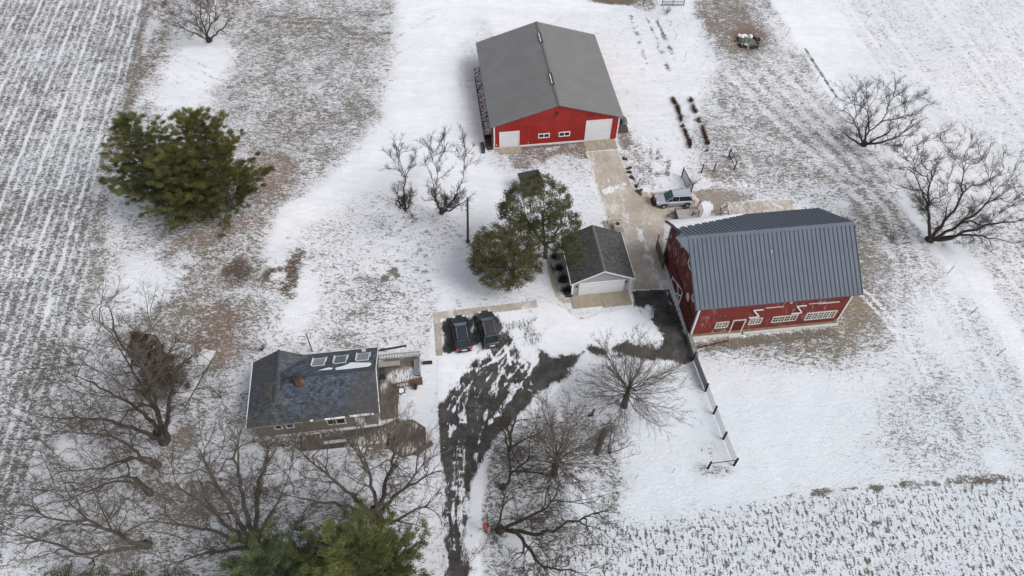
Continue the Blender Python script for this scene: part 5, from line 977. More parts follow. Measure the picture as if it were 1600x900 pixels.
def bare_tree(px, py, label, crowns, limbs, seed, name='bare_tree', trunk_r=.3, step=.45, infl=2.6, kill=.75, per=3, tw=(.4, 1.0), bm_=None, tm_=None, group=None, up=.1, wig=.2, rt=.016, sub=True, base=None, tr=.015, cat='tree', spread=.75, hmin=None, dens=1.0, reach=1.0):
    """limbs placed by hand, then three generations of sinuous side branches grown off them"""
    rng = np.random.default_rng(seed); b = np.array(G(px, py) if base is None else base); t = thing(name, b, 0, label, cat, group)
    BP0, BP1, BR0, BR1 = [], [], [], []; SP0, SP1, SR0, SR1 = [], [], [], []
    def put(p, q, a, c_):
        if a > .045: BP0.append(p); BP1.append(q); BR0.append(a); BR1.append(c_)
        else: SP0.append(p); SP1.append(q); SR0.append(a); SR1.append(c_)
    ax = np.array(limbs[0][-1], float) - b
    def br(p, d, L_, r, lev):
        s0 = .55 if lev < 3 else .32; n = max(2, int(L_ / s0)); kids = {1: 7.0, 2: 5.0, 3: 3.6, 4: 0}[lev] * dens; s_ = L_ / n; acc = rng.uniform(0, .5); turn = rng.normal(0, .07, 3)
        for i in range(n):
            if rng.uniform() < .3: turn = rng.normal(0, .12, 3)
            d = d + turn + rng.normal(0, .07, 3); d[2] += up * .35; d /= np.linalg.norm(d); q = p + d * s_
            if q[2] < .4: d[2] = abs(d[2]); q[2] = max(q[2], .4)
            put(p, q, r * (1 - i / n * .75), r * (1 - (i + 1) / n * .75)); fr = (i + .5) / n
            if kids and fr > .12:
                acc += kids / n
                while acc > 1:
                    acc -= 1; o = rng.normal(0, 1, 3); o -= o.dot(d) * d; o /= np.linalg.norm(o); a = rng.uniform(.45, .95); nd_ = d * math.cos(a) + o * math.sin(a); nd_[2] += up
                    nd_ /= np.linalg.norm(nd_); br(p + (q - p) * rng.uniform(0, 1), nd_, max(.42, L_ * rng.uniform(.3, .55) * (1.15 - fr * .6)), max(r * .5 * (1 - fr * .5), tr * (.9 if lev < 3 else .62)), lev + 1)
            p = q
    L0 = [np.array(q, float) - b for q in limbs[0]]
    for i in range(len(L0) - 1):
        f0, f1 = 1 - .2 * i / (len(L0) - 1), 1 - .2 * (i + 1) / (len(L0) - 1); put(L0[i], L0[i + 1], trunk_r * (1.35 if i == 0 else 1) * f0, trunk_r * f1)
    if len(limbs) == 1:
        for k in range(9):
            a = 2.4 * k; e = rng.uniform(.5, 1.3); br(L0[-1] * .6, np.array([math.cos(a) * math.cos(e), math.sin(a) * math.cos(e), math.sin(e)]), crowns[0][1][0] * 1.1, trunk_r * .5, 2)
    allp = [(L0[-1], ax * 0 + np.array([0, 0, 1.]), trunk_r * .8, 0.0)] if len(limbs) > 1 else []
    def limb(ctrl, r0, sparse=1.0, s_base=0.0, wob=.10):
        P_ = ctrl; pts = [P_[0]]
        for i in range(len(P_) - 1):       # smooth the limb and let it wander
            pa = P_[max(i - 1, 0)]; pb, pc = P_[i], P_[i + 1]; pd = P_[min(i + 2, len(P_) - 1)]; k = max(1, int(np.linalg.norm(pc - pb) / .65))
            for j in range(1, k + 1):
                u = j / k; q = .5 * ((2 * pb) + (-pa + pc) * u + (2 * pa - 5 * pb + 4 * pc - pd) * u * u + (-pa + 3 * pb - 3 * pc + pd) * u ** 3); pts.append(q + (rng.normal(0, wob, 3) if j < k else 0))
        LT = sum(np.linalg.norm(pts[i + 1] - pts[i]) for i in range(len(pts) - 1)); s_ = 0; acc = rng.uniform(0, .8); gap = (.62 if LT > 5 else .5) / dens * sparse
        if r0 is None: r0 = min(trunk_r * .5, .03 + .019 * LT)
        rend = min(.032, r0 * .6)
        for i in range(len(pts) - 1):
            ln = np.linalg.norm(pts[i + 1] - pts[i]); f0 = 1 - s_ / LT; f1 = 1 - (s_ + ln) / LT; ra = rend + (r0 - rend) * f0 ** .8; rb = rend + (r0 - rend) * f1 ** .8; put(pts[i], pts[i + 1], ra, rb); d = (pts[i + 1] - pts[i]) / (ln + 1e-9)
            allp.append((pts[i + 1], d, rb, s_base + s_ + ln))
            if s_ > .15 * LT: acc += ln / gap
            while acc > 1:
                acc -= 1; q = pts[i] + (pts[i + 1] - pts[i]) * rng.uniform(0, 1)
                if trunk_r in (.17, .26) and q[2] < 2.8: continue
                o = rng.normal(0, 1, 3); out = q - ax; out[2] *= .3; o += out / (np.linalg.norm(out) + 1e-9) * .5; o[2] += up; o -= o.dot(d) * d; o /= np.linalg.norm(o); a = rng.uniform(.5, 1.05)
                nd_ = d * math.cos(a) + o * math.sin(a); L1 = min(3.2, (.42 * (LT - s_) + .8) * rng.uniform(.45, .9)) * reach
                br(q, nd_, L1, min(ra * .5, .04), 2 if L1 < 2.2 else 1)
            s_ += ln
        br(pts[-1], (pts[-1] - pts[-2]) / np.linalg.norm(pts[-1] - pts[-2]), 1.3, rend, 2)
    for l in limbs[1:]: limb([np.array(q, float) - b for q in l], None)
    if len(limbs) > 1 and cat == 'tree':
        for c in crowns:
            cc = np.array(G(*c[0])) - b; rr_ = np.array(c[1]); K = max(5, int(c[2] / 34)); tg = []
            for k in range(K):
                best = None
                for tr_ in range(14):
                    v = rng.normal(0, 1, 3); v /= np.linalg.norm(v)
                    if v[2] < -.45: v[2] = -v[2]
                    q = cc + v * rr_ * rng.uniform(.5, 1.0)
                    if q[2] < 1.4: q[2] = 1.4 + rng.uniform(0, 1)
                    dm = min([np.linalg.norm(q - w) for w in tg] + [9]);
                    if best is None or dm > best[0]: best = (dm, q)
                tg.append(best[1])
            tg.sort(key=lambda q: np.linalg.norm(q - L0[-1]))
            for q in tg:
                A_ = np.array([a[0] for a in allp]); S_ = np.array([a[3] for a in allp]); D_ = np.array([a[1] for a in allp]); v = q - A_; dist = np.linalg.norm(v, axis=1); cosv = (v * D_).sum(1) / (dist + 1e-6)
                cost = dist * 1.0 + S_ * .45 + np.where(cosv < .35, 2.5, 0) + np.where(dist < 1.0, 3, 0); i = int(cost.argmin()); p0, d0, rp, sb = allp[i]; dd = np.linalg.norm(q - p0)
                m1 = p0 + (d0 * .55 + (q - p0) / dd * .75) * dd * .36; m2 = p0 + (q - p0) * .70 + np.array([0, 0, .06 * dd]) * (1 if up > .1 else .3)
                limb([p0, m1, m2, q], max(.04, min(rp * .8, .035 + .021 * dd)), 1.15, sb, .10)
    if BP0: V, F = segs_mesh(BP0, BP1, BR0, BR1, 8); mesh_np('trunk', V, F, bm_ or bark_d, t, smooth=True)
    V, F = segs_mesh(SP0, SP1, SR0, SR1, 3); mesh_np('crown', V, F, tm_ or twig_d, t); return t
def T(px, py, *zs):  # vertical trunk polyline
    b = G(px, py); return [(b[0], b[1], z) for z in zs]
def W3(l): return l
def radial_tree(px, py, label, seed, H_, fork, n_l, L, r_tr=.28, bm_=None, tm_=None, lean=(0, 0), incl=(-14, 78), group=None, droop=.0):
    """many slim limbs fanning from one fork, as in clipped maples seen from above"""
    rng = np.random.default_rng(seed); b = np.array(G(px, py)); t = thing('bare_tree', b, 0, label, 'tree', group)
    BP0, BP1, BR0, BR1 = [], [], [], []; SP0, SP1, SR0, SR1 = [], [], [], []
    def put(p, q, a, c_):
        if a > .045: BP0.append(p); BP1.append(q); BR0.append(a); BR1.append(c_)
        else: SP0.append(p); SP1.append(q); SR0.append(a); SR1.append(c_)
    top = np.array([lean[0], lean[1], fork]); put(np.array([0, 0, -.1]), top * .15, r_tr * 1.5, r_tr * 1.05); put(top * .15, top, r_tr * 1.05, r_tr)
    cl = top + np.array([0, 0, H_ * .28]); put(top, cl, r_tr * .85, r_tr * .5)
    def br(p, d, L_, r, lev):
        n = max(2, int(L_ / (.8 if lev < 2 else .5))); kids = {0: 13, 1: 6, 2: 3, 3: 0}[lev]; s = L_ / n
        for i in range(n):
            d = d + rng.normal(0, .09 + .03 * lev, 3); d[2] += (.03 if lev else .05) - droop; d /= np.linalg.norm(d); q = p + d * s; f = 1 - (i + 1) / n * .8
            put(p, q, r * (1 - i / n * .8), r * f); fr = (i + .6) / n
            if fr > .15 and kids:
                for _ in range(max(1, int(round(kids / n + rng.uniform(-.4, .4))))):
                    o = rng.normal(0, 1, 3); o -= o.dot(d) * d; o /= np.linalg.norm(o); a = rng.uniform(.35, .75); nd_ = d * math.cos(a) + o * math.sin(a)
                    br(p + (q - p) * rng.uniform(0, 1), nd_, L_ * rng.uniform(.28, .5) * (1.1 - fr * .5), max(r * .45 * (1 - fr * .5), .0105), lev + 1)
            p = q
    for k in range(n_l):
        u = (k + rng.uniform(.1, .9)) / n_l; a = 2.39996 * k + rng.normal(0, .15); e = R(incl[1] - (incl[1] - incl[0]) * (u ** .75)); z = rng.uniform(0, 1) * u
        p0 = top + (cl - top) * (1 - u); d = np.array([math.cos(a) * math.cos(e), math.sin(a) * math.cos(e), math.sin(e)])
        LL = L * (1.0 - .25 * abs(math.sin(e)) + rng.uniform(-.1, .1)); br(p0, d, LL, rng.uniform(.036, .056), 0)
    V, F = segs_mesh(BP0, BP1, BR0, BR1, 8); mesh_np('trunk', V, F, bm_ or bark_d, t, smooth=True)
    V, F = segs_mesh(SP0, SP1, SR0, SR1, 3); mesh_np('crown', V, F, tm_ or twig_d, t); return t
radial_tree(975, 634, 'round bare tree with fanning limbs standing alone in snow below the drive', 21, 7.6, 1.9, 50, 6.5, .32, tm_=twig_g)
radial_tree(866, 742, 'round bare tree with fanning limbs left of the low shrub, beside the asphalt lane', 22, 8.5, 2.2, 44, 6.6, .3, tm_=twig_g)
GRP = 'tall bare trees'
# pair by the lane above the lawn
bare_tree(634, 329, 'small upright bare tree, left of the pair above the utility pole lawn', [((628, 254, 7.2), (2.0, 2.0, 3.4), 400)], [T(634, 329, -.1, 1.3, 2.4), [G(634, 329, 2.4), G(640, 322, 5.0), G(641, 300, 9)], [G(634, 329, 2.4), G(624, 318, 4.5), G(621, 300, 8.5)]], 31, trunk_r=.17, dens=1.35, kill=.6, infl=1.8, per=4, tw=(.3, .8), up=.3)
bare_tree(690, 333, 'wider many limbed bare tree, right of the pair beside the utility pole', [((700, 248, 7.0), (3.7, 3.5, 3.5), 850)], [T(690, 333, -.1, .9), [G(690, 333, .9), G(683, 318, 3.2), G(674, 300, 8)], [G(690, 333, .9), G(695, 322, 4), G(696, 305, 9.5)], [G(690, 333, .9), G(705, 318, 3), G(718, 298, 7.5)], [G(690, 333, .9), G(708, 326, 2.2), G(730, 312, 4)]], 32, trunk_r=.26, dens=1.2, kill=.65, infl=2.0, per=3, tw=(.3, .9), up=.25)
# right side trees
bare_tree(1349, 227, 'spreading bare tree at the field edge, upper of the two on the right', [((1380, 170, 5.0), (6.0, 4.8, 3.6), 1500), ((1335, 165, 5), (3.2, 3.2, 3), 300)], [T(1349, 227, -.1, .6), [G(1349, 227, .6), G(1343, 212, 2.8), G(1338, 190, 5.5)], [G(1349, 227, .6), G(1352, 210, 3.4), G(1362, 180, 6.5)], [G(1349, 227, .6), G(1370, 216, 3), G(1400, 196, 5.5)], [G(1349, 227, .6), G(1368, 224, 1.8), G(1402, 214, 3.8), G(1428, 195, 5)], [G(1349, 227, .6), G(1328, 216, 2.6), G(1315, 205, 4.5)]], 33, trunk_r=.42, dens=1.2, kill=.7, infl=2.3, per=3, tw=(.4, 1.0), up=.12)
bare_tree(1452, 375, 'largest bare tree with long low limbs on the right, by the field edge', [((1490, 280, 6.5), (8.2, 7.6, 5.0), 2500), ((1565, 330, 4.5), (6, 5.5, 3.5), 800), ((1430, 270, 5), (3.2, 4, 3.4), 350)], [T(1452, 375, -.1, .5), [G(1452, 375, .5), G(1452, 340, 3.5), G(1450, 300, 6.5), G(1462, 260, 9)], [G(1452, 375, .5), G(1475, 345, 3.5), G(1500, 310, 6.5), G(1505, 265, 9)], [G(1452, 375, .5), G(1490, 358, 3), G(1530, 330, 5.5), G(1570, 300, 8)], [G(1452, 375, .5), G(1495, 368, 2.2), G(1545, 350, 4), G(1600, 345, 5.5)], [G(1460, 372, 1.0), G(1520, 368, 2.6), G(1565, 375, 3.4)]], 34, trunk_r=.5, dens=1.15, step=.5, kill=.8, infl=2.6, per=3, tw=(.5, 1.2), up=.08)
# top left tree, brown twigs
bare_tree(327, 64, 'low spreading brown bare tree at the top left edge of the yard', [((300, 10, 4.5), (6.5, 4.5, 3.4), 1500)], [T(327, 64, -.1, .6), [G(327, 64, .6), G(315, 48, 2.8), G(300, 20, 5)], [G(327, 64, .6), G(312, 56, 2), G(275, 40, 4)], [G(327, 64, .6), G(340, 50, 2.5), G(362, 30, 4.5)], [G(327, 64, .6), G(318, 40, 4), G(310, 5, 7)]], 35, trunk_r=.42, dens=1.3, tm_=twig_b)
# lower left giants
bare_tree(258, 690, 'tall bare tree whose trunk rises beside the brown evergreen, with limbs fanning left', [((190, 560, 11), (6.5, 7, 6), 1500), ((110, 610, 9), (6, 5, 5), 1000), ((290, 570, 9), (4.5, 5, 5), 500)],
    [T(258, 690, -.1, 1.0, 2.2), [G(258, 690, 2.2), G(225, 645, 6), G(170, 612, 9), G(125, 590, 11)], [G(258, 690, 2.2), G(215, 672, 4), G(160, 655, 6.5), G(80, 652, 9)], [G(258, 688, 3), G(245, 640, 6.5), G(232, 590, 11), G(190, 540, 14), G(170, 480, 17)], [G(258, 688, 3), G(265, 640, 7), G(270, 595, 11), G(300, 555, 14)], [G(245, 640, 6.5), G(205, 575, 11), G(185, 540, 13)]], 36, trunk_r=.48, tm_=twig_g, reach=1.1, step=.5, kill=.85, infl=2.8, per=3, tw=(.5, 1.2), up=.05)
bare_tree(247, 728, 'bare tree with two bowed limbs reaching left below the tallest trunk', [((140, 690, 6.5), (6.5, 4.5, 3.6), 1400), ((70, 680, 7), (4, 3.5, 3), 400)],
    [T(247, 728, -.1, .8), [G(247, 728, .8), G(215, 706, 3.2), G(175, 682, 5.5), G(110, 675, 7)], [G(247, 728, .8), G(205, 714, 2.6), G(160, 732, 4.0), G(110, 735, 5)]], 37, trunk_r=.34, bm_=bark_g, step=.45, kill=.8, infl=2.6, per=3, tw=(.4, 1.1), up=.05, tm_=twig_g)
bare_tree(236, 772, 'bare tree with one long limb arching left between the bowed and bottom trees', [((110, 790, 5.5), (6.5, 3.0, 3), 900)],
    [T(236, 772, -.1, 2.0, 3.6), [G(236, 772, 3.6), G(195, 752, 4.5), G(130, 770, 5.5), G(80, 785, 6)]], 38, trunk_r=.25, bm_=bark_g, step=.45, kill=.8, infl=2.6, per=3, tw=(.4, 1.1), tm_=twig_g)
bare_tree(232, 852, 'bare tree at the bottom left with low limbs sweeping to the photo edge', [((90, 820, 5.5), (8, 4.0, 3.4), 1700), ((20, 780, 6), (5, 4, 3), 500)],
    [T(232, 852, -.1, .8), [G(232, 852, .8), G(195, 842, 2.5), G(150, 818, 4.5), G(90, 812, 5.5), G(40, 790, 6)], [G(232, 852, .8), G(190, 858, 2), G(135, 866, 3.5), G(80, 848, 4.5), G(10, 835, 5)]], 39, trunk_r=.36, bm_=bark_g, step=.45, kill=.8, infl=2.6, per=3, tw=(.4, 1.1), tm_=twig_g)
bare_tree(398, 852, 'broad bare tree below the house with many straight rising limbs', [((355, 745, 9.5), (6.6, 5.5, 6), 1900), ((300, 800, 6.5), (6.5, 4.5, 4), 1000), ((415, 700, 10), (4, 4.5, 4.5), 500)],
    [T(398, 852, -.1, 1.4), [G(398, 852, 1.4), G(385, 800, 5), G(372, 740, 9), G(368, 680, 13)], [G(398, 852, 1.4), G(402, 800, 5), G(408, 745, 9), G(430, 700, 12)], [G(398, 852, 1.4), G(372, 815, 4.4), G(340, 760, 8), G(310, 700, 12)], [G(398, 852, 1.4), G(360, 826, 3.4), G(320, 790, 6), G(270, 760, 8)], [G(398, 852, 1.4), G(350, 836, 2.8), G(300, 822, 4.5), G(240, 815, 6)], [G(398, 852, 1.4), G(365, 858, 2.6), G(310, 868, 4), G(260, 885, 5)], [G(398, 852, 1.4), G(418, 810, 4.4), G(445, 760, 7)]], 40, trunk_r=.5, step=.5, kill=.8, infl=2.6, per=3, tw=(.5, 1.2), bm_=bark_g, tm_=twig_g, up=.18)
bare_tree(590, 812, 'large bare tree below the octagonal deck with arching limbs', [((570, 720, 8), (8.0, 5.2, 4.6), 2300), ((655, 760, 6.5), (4, 5, 3.5), 600), ((480, 740, 7), (4.5, 4, 3.6), 500)],
    [T(590, 812, -.1, 1.6, 2.6), [G(590, 812, 2.6), G(585, 770, 5), G(570, 730, 8), G(555, 690, 11)], [G(590, 812, 2.6), G(600, 765, 5.5), G(612, 720, 9), G(620, 670, 12)], [G(590, 812, 2.6), G(555, 780, 4.4), G(515, 745, 7), G(470, 705, 9)], [G(590, 812, 2.6), G(545, 790, 4), G(500, 785, 5.5), G(455, 775, 7)], [G(590, 812, 2.6), G(615, 775, 5), G(650, 755, 7), G(690, 735, 8)], [G(590, 812, 2.6), G(612, 815, 3.8), G(650, 795, 5.5), G(680, 800, 6.5)]], 41, trunk_r=.48, step=.5, kill=.8, infl=2.6, per=3, tw=(.5, 1.2), bm_=bark_g, tm_=twig_g, up=.12)
# two twisted trees right of the lane
bare_tree(786, 762, 'slim twisted bare tree leaning over the lane, upper of the two crooked trees', [((795, 655, 7.5), (3.4, 3.5, 4), 700), ((850, 745, 5), (2.6, 2, 2), 200)],
    [T(786, 762, -.1, .6), [G(786, 762, .6), G(797, 740, 3), G(794, 700, 5.5), G(785, 670, 7.5), G(765, 645, 9)], [G(795, 705, 5), G(802, 665, 8), G(808, 630, 10.5)], [G(797, 738, 3), G(830, 738, 4), G(862, 742, 5)]], 42, trunk_r=.3, step=.4, kill=.7, infl=2.0, per=3, tw=(.4, .9), up=.12)
bare_tree(781, 828, 'crooked bare tree with low limbs sprawling right, at the bottom by the lane', [((860, 820, 5), (6.2, 4.6, 2.8), 1300), ((880, 880, 4), (5, 2.5, 2), 300)],
    [T(781, 828, -.1, .8), [G(781, 828, .8), G(783, 800, 3.5), G(790, 770, 6)], [G(781, 828, 1.0), G(820, 832, 2.5), G(855, 828, 4), G(910, 810, 5.5), G(950, 795, 6)], [G(790, 824, 1.4), G(825, 808, 3), G(860, 785, 5), G(872, 760, 6.5)], [G(800, 828, 1.8), G(830, 860, 2.6), G(848, 885, 3.3), G(905, 895, 4.5)]], 43, trunk_r=.4, step=.42, kill=.75, infl=2.2, per=3, tw=(.4, 1.0), up=.04)
bare_tree(722, 905, 'small bare sapling at the bottom edge beside the asphalt lane', [((728, 878, 2.4), (1.1, 1.1, 1.4), 120)], [T(718, 912, -.1, .8), [G(718, 912, .8), G(730, 885, 2.2)]], 44, name='sapling', trunk_r=.09, step=.25, kill=.4, infl=1.2, tw=(.2, .5))
bare_tree(952, 708, 'low dense bare shrub in smooth snow right of the round bare tree', [((977, 692, 1.6), (2.0, 1.7, 1.1), 700), ((978, 695, 1.2), (.8, .7, .6), 200)], [T(952, 708, -.1, .3), [G(952, 708, .3), G(975, 700, 1.2)], [G(952, 708, .3), G(953, 690, 1.5), G(955, 668, 2.5)]], 45, name='bare_shrub', trunk_r=.12, step=.22, kill=.35, infl=1.2, tw=(.2, .6), cat='shrub', per=5, tr=.013)
lg = MB(); lg.tube((0, 0, .1), (.9, 2.6, .35), .22, .3, 9); tag(lg.build('fallen_log', bark_d, None, loc=G(932, 712)), 'short thick fallen log beside the low bare shrub', 'log')
for i, (px, py, s, l) in enumerate(((1005, 8, 1.0, 'small bare bush at the left end of the top gate'), (1041, 22, .7, 'small bare bush just below the top gate'), (1140, 250, .8, 'small bare bush beside the two post gate in snow'), (1083, 290, 1.0, 'tangled bare bush beside the mesh fence end'), (996, 290, .8, 'tangled weeds beside the concrete drive above the silver car'), (1395, 375, .8, 'small twiggy bush left of the largest tree'), (865, 425, .8, 'bare bush in the bed left of the garage'), (318, 585, 1.3, 'brown bush between pale slab and brown evergreen'), (345, 622, 1.4, 'grey bush between the slab and the house wall'), (640, 488, .5, 'tiny bush in snow'), (410, 548, .7, 'low brown bush behind the left corner of the house'), (398, 692, 1.3, 'brown bush at the front left corner of the house'), (420, 700, 1.2, 'brown bush before the left front window of the house'), (443, 698, 1.3, 'brown bush before the right front window of the house'), (466, 694, 1.2, 'brown bush at the left end of the front deck'))):
    if py == 488: continue
    z = .7 * s; c = G(px, py)
    bare_tree(px, py, l, [((px, py - 8 * s, z), (1.2 * s, 1.2 * s, .8 * s), 130)], [T(px, py, -.1, .25)], 60 + i, name='bare_bush', trunk_r=.05, step=.2, kill=.32, infl=1.3, tw=(.2, .5), cat='bush', per=4, tr=.012, tm_=twig_b if i % 2 else twig_d)
# dead garden rows
for row, lb in (([(1050, 152), (1060, 172), (1066, 195), (1077, 222), (1080, 240)], 'left of two parallel rows of dead rust brown plants'), ([(1078, 154), (1086, 175), (1097, 200), (1106, 225), (1106, 240)], 'right of two parallel rows of dead rust brown plants')):
    rng = np.random.default_rng(row[0][0]); P_ = np.array([G(*p) for p in row]); A = []
    for i in range(len(P_) - 1):
        n = 70; u = rng.uniform(0, 1, n)[:, None]; A.append(P_[i] * (1 - u) + P_[i + 1] * u + rng.normal(0, .09, (n, 3)) * [1, 1, 0])
    A = np.concatenate(A); A = A[np.array([vnoise(a[0] * 1.1 + 3, a[1] * 1.1, 7) for a in A]) > .42]; A = np.repeat(A, 6, 0); A[:, 2] = .02; D = rng.normal(0, .2, A.shape); D[:, 2] = rng.uniform(.1, .5, len(A)); V, F = segs_mesh(A - P_[0], A + D - P_[0], np.full(len(A), .022), np.full(len(A), .010), 3)
    t = thing('dead_plant_row', P_[0], 0, lb, 'plants'); mesh_np('stems', V, F, bark('rust_stems', (.14, .075, .05), (.065, .034, .024)), t)
# ---------------------------------------------------------------- evergreens
def needles(name, c1, c2, c3):
    m, nt, b = new_mat(name); n = noise(nt, .55, 4, .65); n2 = noise(nt, 5.0, 3, .7)
    col = ramp(nt, n, [(.34, c1), (.5, c2), (.66, c3)]).outputs[0]; col = mixc(nt, 1.0, col, ramp(nt, n2, [(.3, .6), (.7, 1.45)]).outputs[0], 'MULTIPLY')
    nt.links.new(col, b.inputs['Base Color']); b.inputs['Roughness'].default_value = .7; b.inputs['Specular IOR Level'].default_value = .15; return m
nd_pine = needles('olive_pine_needles', (.05, .062, .03), (.115, .122, .046), (.17, .168, .062)); nd_olive = needles('warm_olive_needles', (.05, .06, .023), (.112, .112, .036), (.185, .168, .052)); nd_blue = needles('blue_green_needles', (.05, .07, .042), (.085, .11, .055), (.16, .19, .085)); nd_scots = needles('dull_pine_needles', (.04, .05, .024), (.075, .082, .036), (.115, .105, .05)); nd_brown = needles('brown_cedar_foliage', (.04, .03, .022), (.075, .053, .038), (.12, .085, .06)); nd_yel = needles('yellow_green_needles', (.06, .078, .03), (.12, .135, .05), (.19, .2, .07))
def blades(rng, C, D, per, L, w, sig, flat=.45, spread=.9):
    """C clump centres, D outward directions; thin pointed blades around each"""
    n = len(C) * per; c = np.repeat(C, per, 0) + rng.normal(0, 1, (n, 3)) * np.array([sig, sig, sig * flat]); d = np.repeat(D, per, 0) + rng.normal(0, spread, (n, 3)) * np.array([1, 1, .6]); d[:, 2] += .25; d /= np.linalg.norm(d, axis=1, keepdims=True)
    s = np.cross(d, rng.normal(0, 1, (n, 3))); s /= np.linalg.norm(s, axis=1, keepdims=True); l = rng.uniform(.6, 1.2, n)[:, None] * L
    V = np.stack([c - s * w, c + s * w, c + d * l], 1).reshape(-1, 3); return V, np.arange(n * 3).reshape(-1, 3)
def conifer(px, py, label, H_, r, seed, mat, z0=1.0, per=74, prof=.75, nb=80, name='pine_tree', L=.42, w=.022, droop=.0, sig=.15, tops=(), clump=.66, group=None, bare=.3):
    rng = np.random.default_rng(seed); b = np.array(G(px, py)); t = thing(name, b, 0, label, 'tree', group)
    P0, P1, R0, R1 = [np.array([0, 0, -.1])], [np.array([0, 0, H_ * .97])], [r * .055 + .08], [.03]; C = []; D = []
    for k in range(nb):
        u = (k + .5) / nb; z = z0 + (H_ - z0) * u; a = k * 2.39996 + rng.normal(0, .3); rl = r * (1 - u ** 1.35) ** prof * rng.uniform(.62, 1.18) * (min(1, .6 + u * 2.2)) + .25
        e = (.10 + .55 * u) - droop; p = np.array([0, 0, z]); d = np.array([math.cos(a) * math.cos(e), math.sin(a) * math.cos(e), math.sin(e)]); n = max(2, int(rl / .55)); s = rl / n
        for i in range(n):
            d = d + rng.normal(0, .07, 3); d[2] += .05; d /= np.linalg.norm(d); q = p + d * s; P0.append(p); P1.append(q); rr0 = .035 + .05 * rl / r; R0.append(rr0 * (1 - i / n)); R1.append(rr0 * (1 - (i + 1) / n) + .008)
            fr = (i + 1) / n
            if fr > bare:
                wd = rl * .36 * (1.15 - fr); m_ = max(1, int(wd / clump * 2))
                for j in range(m_):
                    sgn = rng.uniform(-1, 1); lat = np.cross(d, [0, 0, 1]); lat /= np.linalg.norm(lat) + 1e-9; cc = p + (q - p) * rng.uniform(.3, 1) + lat * sgn * wd + np.array([0, 0, rng.normal(.05, .12)])
                    C.append(cc); D.append(d * 1.2 + lat * sgn * .55)
                    if abs(sgn) * wd > .3: P0.append(p); P1.append(cc); R0.append(.018); R1.append(.008)
            p = q
        C.append(p); D.append(d)
    for j in range(6): C.append(np.array([0, 0, H_ - j * .25])); D.append(np.array([0, 0, 1.]))
    V, F = segs_mesh(P0, P1, R0, R1, 6); mesh_np('trunk', V, F, bark_g, t, smooth=True)
    V, F = blades(rng, np.array(C), np.array(D), per, L, w, sig, .4, .42); mesh_np('crown', V, F, mat, t); return t
conifer(264, 322, 'left hand green pine of the big clump beside the left field', 13.5, 6.6, 71, nd_pine, nb=84, group='big pines beside the field')
conifer(362, 326, 'right hand broad olive green pine of the big clump beside the field', 14.5, 7.3, 72, nd_olive, nb=96, group='big pines beside the field', z0=.8)
conifer(312, 345, 'middle lower pine between the two big pines of the clump', 10.5, 6.4, 73, nd_pine, nb=76, group='big pines beside the field', z0=.7)
conifer(458, 945, 'blue green pine at the bottom edge, left of the bottom pair', 12.0, 5.8, 74, nd_blue, nb=80, L=.42, clump=.6)
conifer(585, 928, 'yellow green pine at the bottom edge, right of the bottom pair', 13.0, 6.5, 75, nd_yel, nb=88, L=.42, clump=.6)
conifer(272, 612, 'dark brown evergreen among bare trees left of the house', 10.0, 2.4, 76, nd_brown, nb=70, name='cedar_tree', prof=.9, L=.3, sig=.2, bare=.1)
for i, (px, py, l) in enumerate(((118, 925, 'dark evergreen tip at the bottom left edge, leftmost'), (172, 930, 'dark evergreen tip at the bottom left edge, second from left'), (228, 928, 'dark evergreen tip at the bottom left edge, third from left'), (285, 930, 'dark evergreen tip at the bottom left edge, rightmost'))):
    conifer(px, py, l, 3.6 + (i % 2) * .4, 2.0, 80 + i, nd_scots, nb=36, name='evergreen_shrub', z0=.3, L=.25, sig=.18, per=22, group='dark evergreens at the bottom left')
def tuft_pine(px, py, label, crowns, limbs, seed, mat, trunk_r, per=60, bm_=None):
    rng = np.random.default_rng(seed); b = np.array(G(px, py)); AP = np.concatenate([ellip(rng, G(*c[0]), c[1], c[2], *c[3:]) for c in crowns]); L = [[np.array(q) for q in l] for l in limbs]
    N_, par, rad, hasc = sc_grow(rng, L, AP, .38, 2.0, .55, up=.1); sc_ = trunk_r / rad[0]; rad = rad * sc_ ** np.clip((np.log(rad / .016) / np.log(rad[0] / .016)), 0, 1)
    t = thing('pine_tree', b, 0, label, 'tree'); N0 = N_ - b; ok = par >= 0; r0 = np.minimum(rad[np.maximum(par, 0)], rad * 1.5 + .01); V, F = segs_mesh(N0[par[ok]], N0[ok], r0[ok], rad[ok], 6); mesh_np('trunk', V, F, bm_ or bark('pinkish_pine_bark_%d' % seed, (.20, .15, .13), (.1, .08, .068)), t, smooth=True)
    d = N0 - N0[np.maximum(par, 0)]; d /= np.linalg.norm(d, axis=1, keepdims=True) + 1e-9; tip = ~hasc | ((rad < .035) & (rng.uniform(0, 1, len(rad)) < .5)); V, F = blades(rng, N0[tip] + d[tip] * .15, d[tip] * 1.2, per, .30, .034, .20, .8, .8); mesh_np('crown', V, F, mat, t); return t
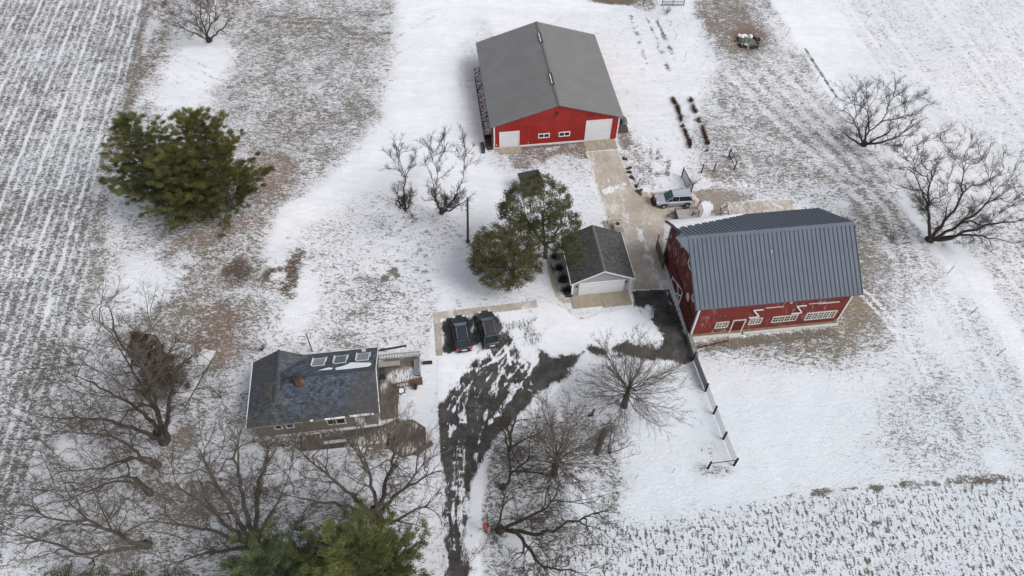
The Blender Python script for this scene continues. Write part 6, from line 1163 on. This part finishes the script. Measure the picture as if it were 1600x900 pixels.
tuft_pine(852, 402, 'tall dull green pine with open pinkish limbs behind the garage', [((838, 318, 8.5), (3.7, 3.4, 2.9), 1000, .6), ((872, 350, 7), (2.6, 2.8, 2.2), 450, .5), ((800, 330, 7.5), (1.6, 1.6, 1.4), 160, .3), ((888, 392, 5.2), (1.7, 1.9, 1.2), 220, .4)],
    [T(852, 402, -.1, 2.2), [G(852, 402, 2.2), G(846, 378, 4), G(828, 350, 6), G(812, 330, 8)], [G(852, 402, 2.2), G(850, 368, 5), G(848, 330, 8)], [G(852, 402, 2.2), G(862, 378, 4.5), G(874, 352, 7)], [G(852, 402, 2.2), G(872, 398, 3.8), G(888, 396, 5)]], 91, nd_scots, .3)
tuft_pine(802, 444, 'rounded brownish green pine in the lawn left of the garage', [((776, 392, 5.2), (2.9, 3.1, 2.5), 850, .2), ((806, 385, 6.6), (2.8, 2.7, 2.3), 850, .2), ((788, 422, 3.2), (3.0, 2.6, 1.8), 700, .2), ((760, 412, 3.6), (1.9, 1.8, 1.3), 260, .2), ((818, 418, 3.8), (2.0, 1.9, 1.5), 300, .2)], [T(802, 444, -.1, 2, 5, 7.5)], 92, needles('bronze_pine_needles', (.045, .05, .024), (.09, .088, .038), (.14, .115, .05)), .25, per=60)
# planting bed left of the garage
for i, (px, py, s) in enumerate(((868, 402, .8), (874, 420, .7), (879, 437, .9), (885, 455, .8))):
    c = G(px, py); rng = np.random.default_rng(200 + i); n = 260; A = rng.normal(0, .25 * s, (n, 3)) * [1, 1, .1]; D = rng.normal(0, .35 * s, (n, 3)); D[:, 2] = rng.uniform(.2, .7, n) * s
    t = thing('bed_shrub', c, 0, 'dead brown shrub in the bed along the left garage wall, %s from the back' % ['first', 'second', 'third', 'fourth'][i], 'shrub', 'dead shrubs beside the garage'); V, F = segs_mesh(A, A + D, np.full(n, .02), np.full(n, .008), 3); mesh_np('stems', V, F, twig_d if i % 2 else twig_r, t)
bx_ = MB(); bx_.box(-.35, .35, -.35, .35, 0, .35); tag(bx_.build('planter_box', dark_wood, None, loc=G(889, 461), rz=.14, bevel=.03), 'dark planter box at the front left corner of the garage', 'planter')
